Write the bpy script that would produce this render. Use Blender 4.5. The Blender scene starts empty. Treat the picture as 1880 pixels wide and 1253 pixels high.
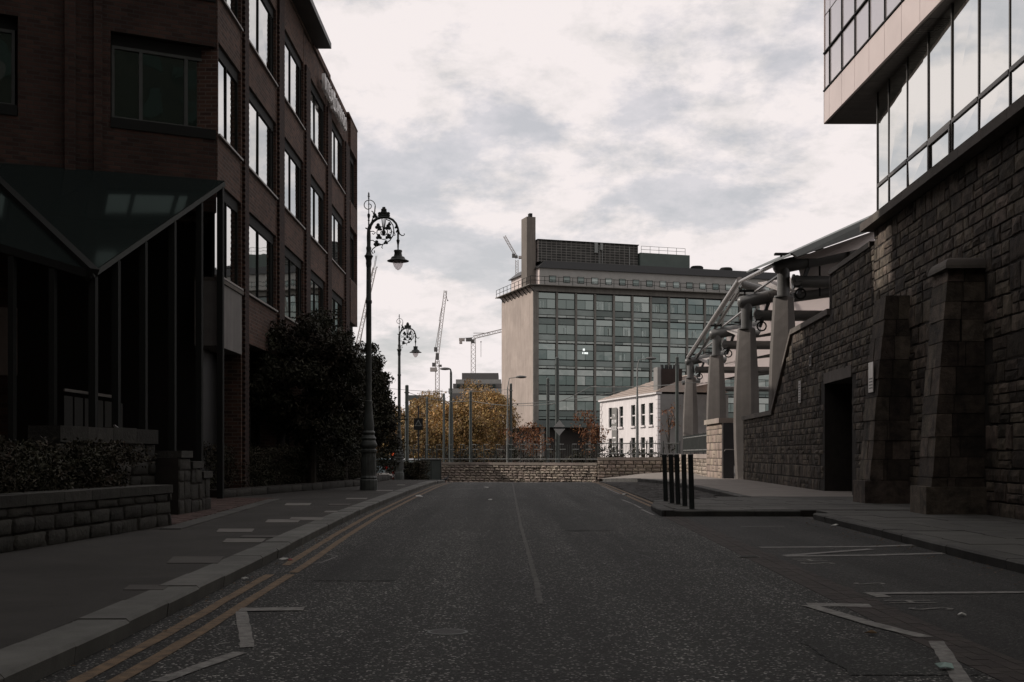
import bpy, bmesh, math, random
import numpy as np
from mathutils import Vector, Matrix
random.seed(7); np.random.seed(7)
S = bpy.context.scene
COL = S.collection
rad = math.radians
# ------------------------------------------------------------------ camera, sky, sun, exposure
F = 2200.0; CX, CY = 933.0, 834.0; CAMZ = 1.22
cam = bpy.data.cameras.new('Camera'); cam_o = bpy.data.objects.new('Camera', cam); COL.objects.link(cam_o)
cam_o.location = (0, 0, CAMZ); cam_o.rotation_euler = (rad(90), 0, 0)
cam.sensor_width = 36; cam.lens = 36 * F / 1880
cam.shift_x = (940 - CX) / 1880; cam.shift_y = (CY - 626.5) / 1880
cam.clip_end = 6000; cam.clip_start = 0.05
S.camera = cam_o
S.view_settings.view_transform = 'Standard'; S.view_settings.look = 'None'
S.view_settings.exposure = 0.0; S.view_settings.gamma = 1.0
S.view_settings.use_curve_mapping = False

SUN_EL, SUN_AZ = 35.0, 13.0     # azimuth: degrees beyond due left of the street
ts = Vector((-math.cos(rad(SUN_AZ)) * math.cos(rad(SUN_EL)), math.sin(rad(SUN_AZ)) * math.cos(rad(SUN_EL)), math.sin(rad(SUN_EL))))
sun = bpy.data.lights.new('Sun', 'SUN'); sun.energy = 3.4; sun.angle = rad(0.6); sun.color = (1, 0.9, 0.82)
sun_o = bpy.data.objects.new('Sun', sun); COL.objects.link(sun_o)
sun_o.rotation_euler = (-ts).to_track_quat('-Z', 'Y').to_euler(); sun_o.location = (-60, 20, 60)

W = bpy.data.worlds.new('World'); S.world = W; W.use_nodes = True
nt = W.node_tree; nt.nodes.clear(); N = nt.nodes.new; L = nt.links.new
out = N('ShaderNodeOutputWorld')
sky = N('ShaderNodeTexSky'); sky.sky_type = 'NISHITA'; sky.sun_disc = False
sky.sun_elevation = rad(SUN_EL); sky.sun_rotation = rad(-(90 - SUN_AZ)); sky.air_density = 1.0; sky.dust_density = 2.0
bg_sky = N('ShaderNodeBackground'); bg_sky.inputs['Strength'].default_value = 0.1; L(sky.outputs[0], bg_sky.inputs[0])
tc = N('ShaderNodeTexCoord'); sep = N('ShaderNodeSeparateXYZ'); L(tc.outputs['Generated'], sep.inputs[0])
def M2(op, a, b, tree=nt):
    n = tree.nodes.new('ShaderNodeMath'); n.operation = op
    for i, v in enumerate((a, b)):
        if v is None: continue
        if isinstance(v, (int, float)): n.inputs[i].default_value = v
        else: tree.links.new(v, n.inputs[i])
    return n.outputs[0]
zz = M2('ADD', M2('ABSOLUTE', sep.outputs[2], None), 0.33)
cmb = N('ShaderNodeCombineXYZ'); L(M2('DIVIDE', sep.outputs[0], zz), cmb.inputs[0]); L(M2('DIVIDE', sep.outputs[1], zz), cmb.inputs[1])
def noise(vec, scale, detail, rough, dist=0.0, loc=(0, 0, 0), tree=nt, node=N, link=L):
    mp = node('ShaderNodeMapping'); mp.inputs['Location'].default_value = loc; link(vec, mp.inputs[0])
    n = node('ShaderNodeTexNoise'); n.inputs['Scale'].default_value = scale; n.inputs['Detail'].default_value = detail
    n.inputs['Roughness'].default_value = rough; n.inputs['Distortion'].default_value = dist; link(mp.outputs[0], n.inputs['Vector'])
    return n.outputs['Fac']
cl_mask = noise(cmb.outputs[0], 3.2, 12, 0.61, 0.1, (8.4, 0.9, 0))
cl_shade = noise(cmb.outputs[0], 8.5, 11, 0.66, 0.15, (7.3, 4.4, 2))
r1 = N('ShaderNodeValToRGB'); L(cl_mask, r1.inputs[0])
r1.color_ramp.elements[0].position = 0.435; r1.color_ramp.elements[0].color = (0.70,) * 3 + (1,)
r1.color_ramp.elements[1].position = 0.515; r1.color_ramp.elements[1].color = (1, 1, 1, 1)
r2 = N('ShaderNodeValToRGB'); L(M2('ADD', M2('MULTIPLY', cl_shade, 0.5), M2('MULTIPLY', cl_mask, 0.5)), r2.inputs[0])
r2.color_ramp.elements[0].position = 0.40; r2.color_ramp.elements[0].color = (0.71, 0.68, 0.675, 1)
r2.color_ramp.elements[1].position = 0.53; r2.color_ramp.elements[1].color = (0.92, 0.85, 0.84, 1)
bg_c = N('ShaderNodeBackground'); L(r2.outputs[0], bg_c.inputs[0]); bg_c.inputs['Strength'].default_value = 1.0
mx = N('ShaderNodeMixShader'); L(r1.outputs[0], mx.inputs[0]); L(bg_sky.outputs[0], mx.inputs[1]); L(bg_c.outputs[0], mx.inputs[2])
L(mx.outputs[0], out.inputs['Surface'])

# ------------------------------------------------------------------ helpers
def P(px, py, Y): return Vector(((px - CX) * Y / F, Y, CAMZ - (py - CY) * Y / F))
def G(px, py, z=0.0):
    Y = (CAMZ - z) * F / (py - CY); return Vector(((px - CX) * Y / F, Y, z))
def smooth01(t): t = min(1, max(0, t)); return t * t * (3 - 2 * t)
def zr(Y):                      # height of the road along the street: level, then falling beyond the crest
    if Y < 46: return 0.0
    if Y < 58: t = (Y - 46); return -0.0235 * t * t / 24
    if Y < 79: return -0.141 - 0.0235 * (Y - 58)
    return -0.634

_MC = {}
def mat(name, col, rough=0.8, var=0.0, scale=3.0, bump=0.0, bscale=40.0, metal=0.0, spec=0.3, isl=0.0, hue=None, streak=0.0):
    if name in _MC: return _MC[name]
    m = bpy.data.materials.new(name); m.use_nodes = True; t = m.node_tree; nd = t.nodes.new; lk = t.links.new
    b = t.nodes['Principled BSDF']
    b.inputs['Roughness'].default_value = rough; b.inputs['Metallic'].default_value = metal
    b.inputs['Specular IOR Level'].default_value = spec
    geo = nd('ShaderNodeNewGeometry')
    c2 = hue if hue else tuple(min(1, c * (1 - var)) for c in col)
    if var > 0 or isl > 0 or hue:
        f = None
        n1 = noise(geo.outputs['Position'], scale, 6, 0.65, 0.3, (0, 0, 0), t, nd, lk)
        rp = nd('ShaderNodeValToRGB'); lk(n1, rp.inputs[0]); rp.color_ramp.elements[0].position = 0.33; rp.color_ramp.elements[1].position = 0.67
        f = rp.outputs[0]
        mixn = nd('ShaderNodeMix'); mixn.data_type = 'RGBA'; lk(f, mixn.inputs[0])
        mixn.inputs[6].default_value = (*c2, 1); mixn.inputs[7].default_value = (*col, 1)
        colout = mixn.outputs[2]
        if streak > 0:
            sx = nd('ShaderNodeMapping'); sx.inputs['Scale'].default_value = (6, 6, 0.35); lk(geo.outputs['Position'], sx.inputs[0])
            n3 = nd('ShaderNodeTexNoise'); n3.inputs['Scale'].default_value = 0.8; n3.inputs['Detail'].default_value = 5; lk(sx.outputs[0], n3.inputs['Vector'])
            mm = nd('ShaderNodeMapRange'); lk(n3.outputs['Fac'], mm.inputs[0]); mm.inputs[1].default_value = 0.35; mm.inputs[2].default_value = 0.65
            mm.inputs[3].default_value = 1 - streak; mm.inputs[4].default_value = 1
            hs0 = nd('ShaderNodeHueSaturation'); lk(mm.outputs[0], hs0.inputs['Value']); lk(colout, hs0.inputs['Color']); colout = hs0.outputs[0]
        if isl > 0:
            oi = nd('ShaderNodeObjectInfo')
            a = M2('FRACT', M2('ADD', geo.outputs['Random Per Island'], oi.outputs['Random'], t), None, t)
            v = nd('ShaderNodeMapRange'); lk(a, v.inputs[0]); v.inputs[3].default_value = 1 - isl; v.inputs[4].default_value = 1 + isl * 0.8
            hs = nd('ShaderNodeHueSaturation'); lk(v.outputs[0], hs.inputs['Value']); lk(colout, hs.inputs['Color'])
            a2 = M2('FRACT', M2('MULTIPLY', a, 7.31, t), None, t)
            v2 = nd('ShaderNodeMapRange'); lk(a2, v2.inputs[0]); v2.inputs[3].default_value = 0.485; v2.inputs[4].default_value = 0.515
            lk(v2.outputs[0], hs.inputs['Hue']); colout = hs.outputs[0]
        lk(colout, b.inputs['Base Color'])
    else:
        b.inputs['Base Color'].default_value = (*col, 1)
    if bump > 0:
        n2 = noise(geo.outputs['Position'], bscale, 5, 0.7, 0.0, (5, 3, 1), t, nd, lk)
        bp = nd('ShaderNodeBump'); bp.inputs['Strength'].default_value = bump; bp.inputs['Distance'].default_value = 0.02
        lk(n2, bp.inputs['Height']); lk(bp.outputs[0], b.inputs['Normal'])
    _MC[name] = m
    return m
def brick_mat(name, tangent, c1=(0.115, 0.062, 0.045), c2=(0.05, 0.03, 0.025), mortar=(0.115, 0.092, 0.078), bw=0.3, bh=0.1, off=0.5, ms=0.014):
    m = bpy.data.materials.new(name); m.use_nodes = True; t = m.node_tree; nd = t.nodes.new; lk = t.links.new
    b = t.nodes['Principled BSDF']; b.inputs['Roughness'].default_value = 0.88; b.inputs['Specular IOR Level'].default_value = 0.2
    geo = nd('ShaderNodeNewGeometry'); d = nd('ShaderNodeVectorMath'); d.operation = 'DOT_PRODUCT'
    lk(geo.outputs['Position'], d.inputs[0]); d.inputs[1].default_value = tangent
    sp = nd('ShaderNodeSeparateXYZ'); lk(geo.outputs['Position'], sp.inputs[0])
    cb = nd('ShaderNodeCombineXYZ'); lk(d.outputs['Value'], cb.inputs[0]); lk(sp.outputs[2], cb.inputs[1])
    br = nd('ShaderNodeTexBrick'); lk(cb.outputs[0], br.inputs['Vector'])
    br.inputs['Color1'].default_value = (*c1, 1); br.inputs['Color2'].default_value = (*c2, 1); br.inputs['Mortar'].default_value = (*mortar, 1)
    br.inputs['Scale'].default_value = 1; br.inputs['Brick Width'].default_value = bw; br.inputs['Row Height'].default_value = bh
    br.inputs['Mortar Size'].default_value = ms; br.offset = off
    n1 = noise(geo.outputs['Position'], 0.7, 6, 0.65, 0.2, (0, 0, 0), t, nd, lk)
    mr = nd('ShaderNodeMapRange'); lk(n1, mr.inputs[0]); mr.inputs[1].default_value = 0.3; mr.inputs[2].default_value = 0.7; mr.inputs[3].default_value = 0.7; mr.inputs[4].default_value = 1.15
    hs = nd('ShaderNodeHueSaturation'); lk(br.outputs['Color'], hs.inputs['Color']); lk(mr.outputs[0], hs.inputs['Value'])
    lk(hs.outputs[0], b.inputs['Base Color'])
    bp = nd('ShaderNodeBump'); bp.invert = True; bp.inputs['Strength'].default_value = 0.8; bp.inputs['Distance'].default_value = 0.012
    lk(br.outputs['Fac'], bp.inputs['Height']); lk(bp.outputs[0], b.inputs['Normal'])
    return m
def glazing(name, tint=(0.8, 0.85, 0.84), refl=0.6, dark=(0.012, 0.016, 0.015), wav=0.02, wsc=0.6, rough=0.02):
    m = bpy.data.materials.new(name); m.use_nodes = True; t = m.node_tree; nd = t.nodes.new; lk = t.links.new
    t.nodes.remove(t.nodes['Principled BSDF']); o = t.nodes['Material Output']
    g = nd('ShaderNodeBsdfGlossy'); g.inputs['Color'].default_value = (*tint, 1); g.inputs['Roughness'].default_value = rough
    df = nd('ShaderNodeBsdfDiffuse'); df.inputs['Color'].default_value = (*dark, 1)
    mxx = nd('ShaderNodeMixShader'); fr = nd('ShaderNodeFresnel'); fr.inputs['IOR'].default_value = 1.5
    f = M2('ADD', M2('MULTIPLY', fr.outputs[0], 1 - refl, t), refl, t)
    lk(f, mxx.inputs[0]); lk(df.outputs[0], mxx.inputs[1]); lk(g.outputs[0], mxx.inputs[2]); lk(mxx.outputs[0], o.inputs['Surface'])
    if wav:
        geo = nd('ShaderNodeNewGeometry'); n2 = noise(geo.outputs['Position'], wsc, 2, 0.5, 0, (0, 0, 0), t, nd, lk)
        bp = nd('ShaderNodeBump'); bp.inputs['Strength'].default_value = wav; bp.inputs['Distance'].default_value = 0.5
        lk(n2, bp.inputs['Height']); lk(bp.outputs[0], g.inputs['Normal'])
    return m

class MB:
    def __init__(s): s.v = []; s.f = []
    def hexa(s, c):
        b = len(s.v); s.v += [tuple(x) for x in c]
        s.f += [tuple(b + i for i in q) for q in ((0, 3, 2, 1), (4, 5, 6, 7), (0, 1, 5, 4), (1, 2, 6, 5), (2, 3, 7, 6), (3, 0, 4, 7))]
        return s
    def box(s, x0, x1, y0, y1, z0, z1):
        return s.hexa([(x0, y0, z0), (x1, y0, z0), (x1, y1, z0), (x0, y1, z0), (x0, y0, z1), (x1, y0, z1), (x1, y1, z1), (x0, y1, z1)])
    def beam(s, a, b, w, h, up=(0, 0, 1)):
        a = Vector(a); b = Vector(b); d = (b - a).normalized(); u = Vector(up)
        if abs(d.dot(u)) > 0.98: u = Vector((1, 0, 0))
        r = d.cross(u).normalized(); u = r.cross(d).normalized()
        c = []
        for p in (a, b):
            for (i, j) in ((-1, -1), (1, -1), (1, 1), (-1, 1)): c.append(p + r * (w / 2 * i) + u * (h / 2 * j))
        return s.hexa(c)
    def prism(s, poly, z0, z1):
        n = len(poly); b = len(s.v)
        g0 = z0 if callable(z0) else (lambda x, y: z0); g1 = z1 if callable(z1) else (lambda x, y: z1)
        s.v += [(x, y, g0(x, y)) for x, y in poly] + [(x, y, g1(x, y)) for x, y in poly]
        s.f.append(tuple(b + i for i in reversed(range(n)))); s.f.append(tuple(b + n + i for i in range(n)))
        for i in range(n): j = (i + 1) % n; s.f.append((b + i, b + j, b + n + j, b + n + i))
        return s
    def tube(s, pts, r, seg=8, cap=True):
        pts = [Vector(p) for p in pts]; n = len(pts)
        rr = r if isinstance(r, (list, tuple)) else [r] * n
        t0 = (pts[1] - pts[0]).normalized(); u = Vector((0, 0, 1)) if abs(t0.z) < 0.9 else Vector((1, 0, 0))
        u = (u - t0 * u.dot(t0)).normalized(); b = len(s.v)
        for i, p in enumerate(pts):
            t = (pts[min(i + 1, n - 1)] - pts[max(i - 1, 0)])
            t = t.normalized() if t.length > 1e-9 else t0
            u = (u - t * u.dot(t)); u = u.normalized() if u.length > 1e-6 else t.orthogonal().normalized()
            w = t.cross(u)
            for k in range(seg):
                a = 2 * math.pi * k / seg; s.v.append(tuple(p + (u * math.cos(a) + w * math.sin(a)) * rr[i]))
        for i in range(n - 1):
            for k in range(seg):
                k2 = (k + 1) % seg; s.f.append((b + i * seg + k, b + i * seg + k2, b + (i + 1) * seg + k2, b + (i + 1) * seg + k))
        if cap:
            s.f.append(tuple(b + k for k in reversed(range(seg)))); s.f.append(tuple(b + (n - 1) * seg + k for k in range(seg)))
        return s
    def lathe(s, prof, c=(0, 0, 0), seg=16, sq=1.0):
        b = len(s.v); n = len(prof)
        for r, z in prof:
            for k in range(seg):
                a = 2 * math.pi * (k + 0.5) / seg; s.v.append((c[0] + r * math.cos(a), c[1] + r * math.sin(a) * sq, c[2] + z))
        for i in range(n - 1):
            for k in range(seg):
                k2 = (k + 1) % seg; s.f.append((b + i * seg + k, b + i * seg + k2, b + (i + 1) * seg + k2, b + (i + 1) * seg + k))
        s.f.append(tuple(b + k for k in reversed(range(seg)))); s.f.append(tuple(b + (n - 1) * seg + k for k in range(seg)))
        return s
    def poly(s, pts):
        b = len(s.v); s.v += [tuple(p) for p in pts]; s.f.append(tuple(range(b, b + len(pts)))); return s
    def ellip(s, c, r, seg=10, rings=6):
        b = len(s.v)
        for i in range(rings + 1):
            ph = math.pi * i / rings
            for k in range(seg):
                a = 2 * math.pi * k / seg; q = max(0.02, math.sin(ph))
                s.v.append((c[0] + r[0] * q * math.cos(a), c[1] + r[1] * q * math.sin(a), c[2] - r[2] * math.cos(ph)))
        for i in range(rings):
            for k in range(seg):
                k2 = (k + 1) % seg; s.f.append((b + i * seg + k, b + i * seg + k2, b + (i + 1) * seg + k2, b + (i + 1) * seg + k))
        return s
    def mesh(s, name, m, smooth=False, fix=True):
        me = bpy.data.meshes.new(name); me.from_pydata(s.v, [], s.f)
        if fix:
            bm = bmesh.new(); bm.from_mesh(me); bmesh.ops.recalc_face_normals(bm, faces=bm.faces); bm.to_mesh(me); bm.free()
        if m: me.materials.append(m)
        if smooth:
            me.polygons.foreach_set('use_smooth', [True] * len(me.polygons))
            try: me.set_sharp_from_angle(angle=rad(40))
            except Exception: pass
        return me
    def build(s, name, m, parent=None, smooth=False, fix=True, **pr):
        return put(name, s.mesh(name, m, smooth, fix), parent, **pr)
def put(name, me, parent=None, mw=None, **pr):
    o = bpy.data.objects.new(name, me); COL.objects.link(o)
    if mw is not None: o.matrix_world = mw
    if parent is not None:
        o.parent = parent; o.matrix_parent_inverse = WM[parent.name].inverted()
    WM[o.name] = mw.copy() if mw is not None else Matrix.Identity(4)
    for k, v in pr.items(): o[k] = v
    return o
WM = {}
def thing(name, label, cat, loc=(0, 0, 0), group=None):
    o = bpy.data.objects.new(name, None); COL.objects.link(o); o.location = loc; o.empty_display_size = 0.3
    o['label'] = label; o['category'] = cat
    if group: o['group'] = group
    WM[o.name] = Matrix.Translation(Vector(loc))
    return o
class Fr:                        # frame on a facade: u along it, n outwards, z up
    def __init__(s, o, d, n): s.o = Vector((o[0], o[1], 0)); s.d = Vector((d[0], d[1], 0)).normalized(); s.n = Vector((n[0], n[1], 0)).normalized()
    def p(s, u, n, z): q = s.o + s.d * u + s.n * n; return Vector((q.x, q.y, z))
    def box(s, mb, u0, u1, n0, n1, z0, z1):
        return mb.hexa([s.p(u0, n0, z0), s.p(u1, n0, z0), s.p(u1, n1, z0), s.p(u0, n1, z0), s.p(u0, n0, z1), s.p(u1, n0, z1), s.p(u1, n1, z1), s.p(u0, n1, z1)])

# ------------------------------------------------------------------ materials
m_asph = None
def asphalt(name, base, light, tint=1.0):
    m = bpy.data.materials.new(name); m.use_nodes = True; t = m.node_tree; nd = t.nodes.new; lk = t.links.new
    b = t.nodes['Principled BSDF']; b.inputs['Roughness'].default_value = 0.8; b.inputs['Specular IOR Level'].default_value = 0.3
    geo = nd('ShaderNodeNewGeometry')
    v = nd('ShaderNodeTexVoronoi'); v.inputs['Scale'].default_value = 72; lk(geo.outputs['Position'], v.inputs['Vector'])
    sp = nd('ShaderNodeSeparateColor'); lk(v.outputs['Color'], sp.inputs[0])
    rp = nd('ShaderNodeValToRGB'); lk(sp.outputs[0], rp.inputs[0]); e = rp.color_ramp.elements
    e[0].position = 0.0; e[0].color = (*[c * 0.45 for c in base], 1); e[1].position = 1.0; e[1].color = (*light, 1)
    k = e.new(0.62); k.color = (*base, 1); k = e.new(0.9); k.color = (*[c * 1.9 for c in base], 1)
    n1 = noise(geo.outputs['Position'], 0.45, 7, 0.68, 0.6, (2, 0, 0), t, nd, lk)
    mr = nd('ShaderNodeMapRange'); lk(n1, mr.inputs[0]); mr.inputs[1].default_value = 0.3; mr.inputs[2].default_value = 0.7; mr.inputs[3].default_value = 0.72; mr.inputs[4].default_value = 1.25
    hs = nd('ShaderNodeHueSaturation'); lk(rp.outputs[0], hs.inputs['Color'])
    sm = nd('ShaderNodeMapping'); sm.inputs['Scale'].default_value = (1.5, 0.045, 1); lk(geo.outputs['Position'], sm.inputs[0])
    n4 = nd('ShaderNodeTexNoise'); n4.inputs['Scale'].default_value = 1.0; n4.inputs['Detail'].default_value = 4; n4.inputs['Roughness'].default_value = .6; lk(sm.outputs[0], n4.inputs['Vector'])
    mr4 = nd('ShaderNodeMapRange'); lk(n4.outputs['Fac'], mr4.inputs[0]); mr4.inputs[1].default_value = .35; mr4.inputs[2].default_value = .65; mr4.inputs[3].default_value = .55; mr4.inputs[4].default_value = 1.5
    lk(M2('MULTIPLY', mr.outputs[0], mr4.outputs[0], t), hs.inputs['Value']); lk(hs.outputs[0], b.inputs['Base Color'])
    bp = nd('ShaderNodeBump'); bp.inputs['Strength'].default_value = 0.9; bp.inputs['Distance'].default_value = 0.012
    lk(v.outputs['Distance'], bp.inputs['Height']); bp.invert = True; lk(bp.outputs[0], b.inputs['Normal'])
    return m
m_asph = asphalt('asphalt', (0.017, 0.0178, 0.0163), (0.34, 0.334, 0.308))
m_asph2 = asphalt('asphalt_parking', (0.0185, 0.0185, 0.0172), (0.07, 0.068, 0.063))
m_footway = mat('footway_asphalt', (0.043, 0.041, 0.037), 0.9, 0.35, 0.8, 0.5, 120, isl=0, hue=(0.025, 0.0235, 0.021))
m_slab = mat('granite_slab', (0.085, 0.083, 0.076), 0.85, 0.4, 1.3, 0.25, 70, isl=0.12)
m_kerb = mat('granite_kerb', (0.13, 0.13, 0.119), 0.8, 0.4, 2.0, 0.3, 60, isl=0.12)
m_kerbd = mat('granite_kerb_weathered', (0.08, 0.079, 0.073), 0.85, 0.45, 2.0, 0.3, 60, isl=0.15)
m_yellow = mat('yellow_line_paint', (0.20, 0.135, 0.078), 0.8, 0.0, 9, 0.5, 90, hue=(0.072, 0.053, 0.036))
m_white = mat('white_line_paint', (0.25, 0.245, 0.228), 0.8, 0.0, 10, 0.5, 90, hue=(0.10, 0.098, 0.092))
m_white2 = mat('worn_white_paint', (0.24, 0.235, 0.225), 0.8, 0.0, 9, 0.3, 80, hue=(0.10, 0.097, 0.092))
m_sett = mat('granite_setts', (0.07, 0.066, 0.061), 0.85, 0.4, 2.5, 0.3, 60, isl=0.3)
m_settb = mat('brown_setts', (0.042, 0.034, 0.03), 0.85, 0.4, 2.5, 0.3, 60, isl=0.25)
m_paver = mat('red_brick_pavers', (0.075, 0.045, 0.037), 0.85, 0.4, 2.5, 0.3, 60, isl=0.25)
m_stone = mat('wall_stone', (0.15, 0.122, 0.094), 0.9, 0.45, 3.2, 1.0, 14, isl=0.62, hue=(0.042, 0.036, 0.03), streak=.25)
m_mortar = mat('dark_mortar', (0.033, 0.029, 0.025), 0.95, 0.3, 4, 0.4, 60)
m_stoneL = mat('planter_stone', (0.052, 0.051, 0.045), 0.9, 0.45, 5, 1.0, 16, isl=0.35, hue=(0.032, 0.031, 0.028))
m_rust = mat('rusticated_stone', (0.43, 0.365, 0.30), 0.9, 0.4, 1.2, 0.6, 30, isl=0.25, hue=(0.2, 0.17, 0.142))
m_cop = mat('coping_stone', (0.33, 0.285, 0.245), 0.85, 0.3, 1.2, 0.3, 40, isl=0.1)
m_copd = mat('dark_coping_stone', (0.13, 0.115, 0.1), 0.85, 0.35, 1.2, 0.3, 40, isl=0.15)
m_conc = mat('fin_concrete', (0.15, 0.138, 0.127), 0.75, 0.22, 1.1, 0.15, 40, streak=0.15)
m_steel = mat('grey_steel_paint', (0.105, 0.105, 0.1), 0.42, 0.25, 1.4, 0.05, 30, 0.0, 0.5)
m_alu = mat('bright_tube', (0.27, 0.26, 0.25), 0.3, 0.15, 2, 0, 30, 0.3, 0.5)
m_memb = mat('white_membrane', (0.60, 0.575, 0.56), 0.7, 0.15, 0.6)
_t = m_memb.node_tree; _tl = _t.nodes.new('ShaderNodeBsdfTranslucent'); _tl.inputs[0].default_value = (.8, .75, .73, 1); _mm = _t.nodes.new('ShaderNodeMixShader'); _mm.inputs[0].default_value = .6
_t.links.new(_t.nodes['Principled BSDF'].outputs[0], _mm.inputs[1]); _t.links.new(_tl.outputs[0], _mm.inputs[2]); _t.links.new(_mm.outputs[0], _t.nodes['Material Output'].inputs[0])
m_iron = mat('green_black_iron', (0.028, 0.034, 0.031), 0.5, 0.35, 6, 0.1, 40, 0.0, 0.45)
m_irong = mat('grey_green_iron', (0.075, 0.083, 0.077), 0.55, 0.4, 4, 0.15, 40, 0.0, 0.4)
m_black = mat('black_paint', (0.014, 0.015, 0.015), 0.45, 0, 1, 0, 1, 0, 0.4)
m_pole = mat('green_pole', (0.058, 0.07, 0.064), 0.5, 0.3, 2, 0, 30, 0.0, 0.45)
m_poleg = mat('galvanised_pole', (0.2, 0.21, 0.2), 0.5, 0.2, 2, 0, 30, 0.2, 0.5)
m_frame = mat('window_frame_dark', (0.017, 0.018, 0.017), 0.75, 0, 1, 0, 1, 0, 0.12)
m_sill = mat('metal_sill', (0.19, 0.17, 0.155), 0.5, 0.2, 3)
m_leaf = mat('dark_leaves', (0.028, 0.033, 0.016), 0.7, 0.3, 0.5, isl=0.5, hue=(0.026, 0.017, 0.011))
m_leafo = mat('autumn_leaves', (0.40, 0.245, 0.085), 0.6, 0.3, 0.22, isl=0.75, hue=(0.12, 0.085, 0.036))
m_leafr = mat('russet_leaves', (0.21, 0.085, 0.03), 0.75, 0.3, 0.6, isl=0.5, hue=(0.13, 0.055, 0.022))
m_hedge = mat('hedge_leaves', (0.032, 0.036, 0.019), 0.75, 0.3, 1.2, isl=0.5, hue=(0.033, 0.022, 0.014))
m_bark = mat('bark', (0.045, 0.038, 0.03), 0.95, 0.4, 8, 0.5, 30)
m_soil = mat('soil', (0.02, 0.017, 0.013), 1.0, 0.4, 3, 0.5, 30)
m_bglass = [glazing('tower_glass_a', (0.92, 0.93, 0.90), 0.86, wav=0.018, wsc=0.35)]
m_wglass = glazing('window_glass', (0.86, 0.88, 0.87), 0.68, wav=0.012, wsc=0.5)
m_dglass = glazing('dark_glass', (0.55, 0.66, 0.62), 0.10, (0.006, 0.008, 0.007), wav=0.02)

m_fframe = mat('forecourt_frame', (.075, .08, .076), .6, .2, 3)
m_fglass = glazing('forecourt_glass', (.66, .74, .71), 0.5, (0.01, 0.014, 0.013), wav=0.05, wsc=.5)
# ------------------------------------------------------------------ the setting: ground, road, pavements
def sheet(name, xl, xr, y0, y1, dz, m, step=1.5, parent=None, nx=1, **pr):
    ys = [y0 + (y1 - y0) * i / max(1, int((y1 - y0) / step)) for i in range(max(1, int((y1 - y0) / step)) + 1)]
    mb = MB()
    fl = xl if callable(xl) else (lambda y: xl); fr_ = xr if callable(xr) else (lambda y: xr)
    for y in ys:
        for i in range(nx + 1):
            mb.v.append((fl(y) + (fr_(y) - fl(y)) * i / nx, y, zr(y) + dz))
    for j in range(len(ys) - 1):
        for i in range(nx):
            a = j * (nx + 1) + i; mb.f.append((a, a + 1, a + nx + 2, a + nx + 1))
    return mb.build(name, m, parent, fix=False, **pr)
gm = mat('ground_dark', (0.06, 0.055, 0.05), 0.95, 0.3, 0.5)
mb = MB(); ys = [-700, -100, -40] + list(np.arange(0, 84, 2.0)) + [100, 300, 800, 2500]
for y in ys:
    for x in (-2500, -60, 60, 2500): mb.v.append((x, float(y), zr(float(y)) - 0.012))
for j in range(len(ys) - 1):
    for i in range(3): a = j * 4 + i; mb.f.append((a, a + 1, a + 5, a + 4))
mb.build('ground', gm, fix=False, kind='structure', label='dark paved ground beneath the streets')

def interp(tab, y):
    if y <= tab[0][0]: return tab[0][1]
    for (a, b), (c, d) in zip(tab, tab[1:]):
        if y <= c: return b + (d - b) * (y - a) / (c - a)
    return tab[-1][1]
KL = [(-30, -2.52), (8, -2.53), (13, -2.65), (18, -2.83), (24, -2.98), (34, -3.05), (44, -3.05), (50, -2.95), (53, -2.85)]
kl = lambda y: interp(KL, y)                         # outer edge of the left kerb
KR = [(-30, 5.0), (12, 5.2), (25, 5.8)]
kr = lambda y: interp(KR, y)                         # outer edge of the kerb along the parking bays
YR = [(20, 3.1), (27.4, 3.35), (40, 3.6), (53.7, 3.85), (64, 4.6), (74, 5.6)]
yrx = lambda y: interp(YR, y)
road = sheet('road', -9.5, lambda y: 6.2 if y < 23 else (yrx(y) + 0.35 if y < 60 else 9.0), -30, 58, 0.0, m_asph, 1.5, None, 3, kind='structure', label='dark asphalt street with pale aggregate running to a stone wall')
sheet('cross_road', -60, 12, 58.0, 79, -0.004, m_asph, 1.5, None, 1, kind='structure', label='asphalt cross street below the stone wall')
sheet('parking_lane', lambda y: interp([(-30, 2.75), (8, 2.85), (24, 3.25)], y) + 0.16, kr, -30, 23.35, 0.004, m_asph2, 1.5, None, 1, kind='structure', label='darker asphalt parking lane beside the right kerb')
# left pavement
pl_l = MB()
pts = [(kl(y) - 0.34, y) for y in np.arange(-30, 53.1, 1.5)]
for (x, y) in pts: pl_l.v += [(-40, y, zr(y) + 0.115), (x, y, zr(y) + 0.115)]
for j in range(len(pts) - 1): pl_l.f.append((2 * j, 2 * j + 1, 2 * j + 3, 2 * j + 2))
n0 = len(pl_l.v); pl_l.v += [(-40, pts[-1][1], zr(53) - 0.05), (pts[-1][0], pts[-1][1], zr(53) - 0.05)]; pl_l.f.append((n0, n0 + 1, n0 - 1, n0 - 2))
pav_l = pl_l.build('pavement_left', m_footway, kind='structure', label='dark footway with granite kerb on the left of the street')
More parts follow.
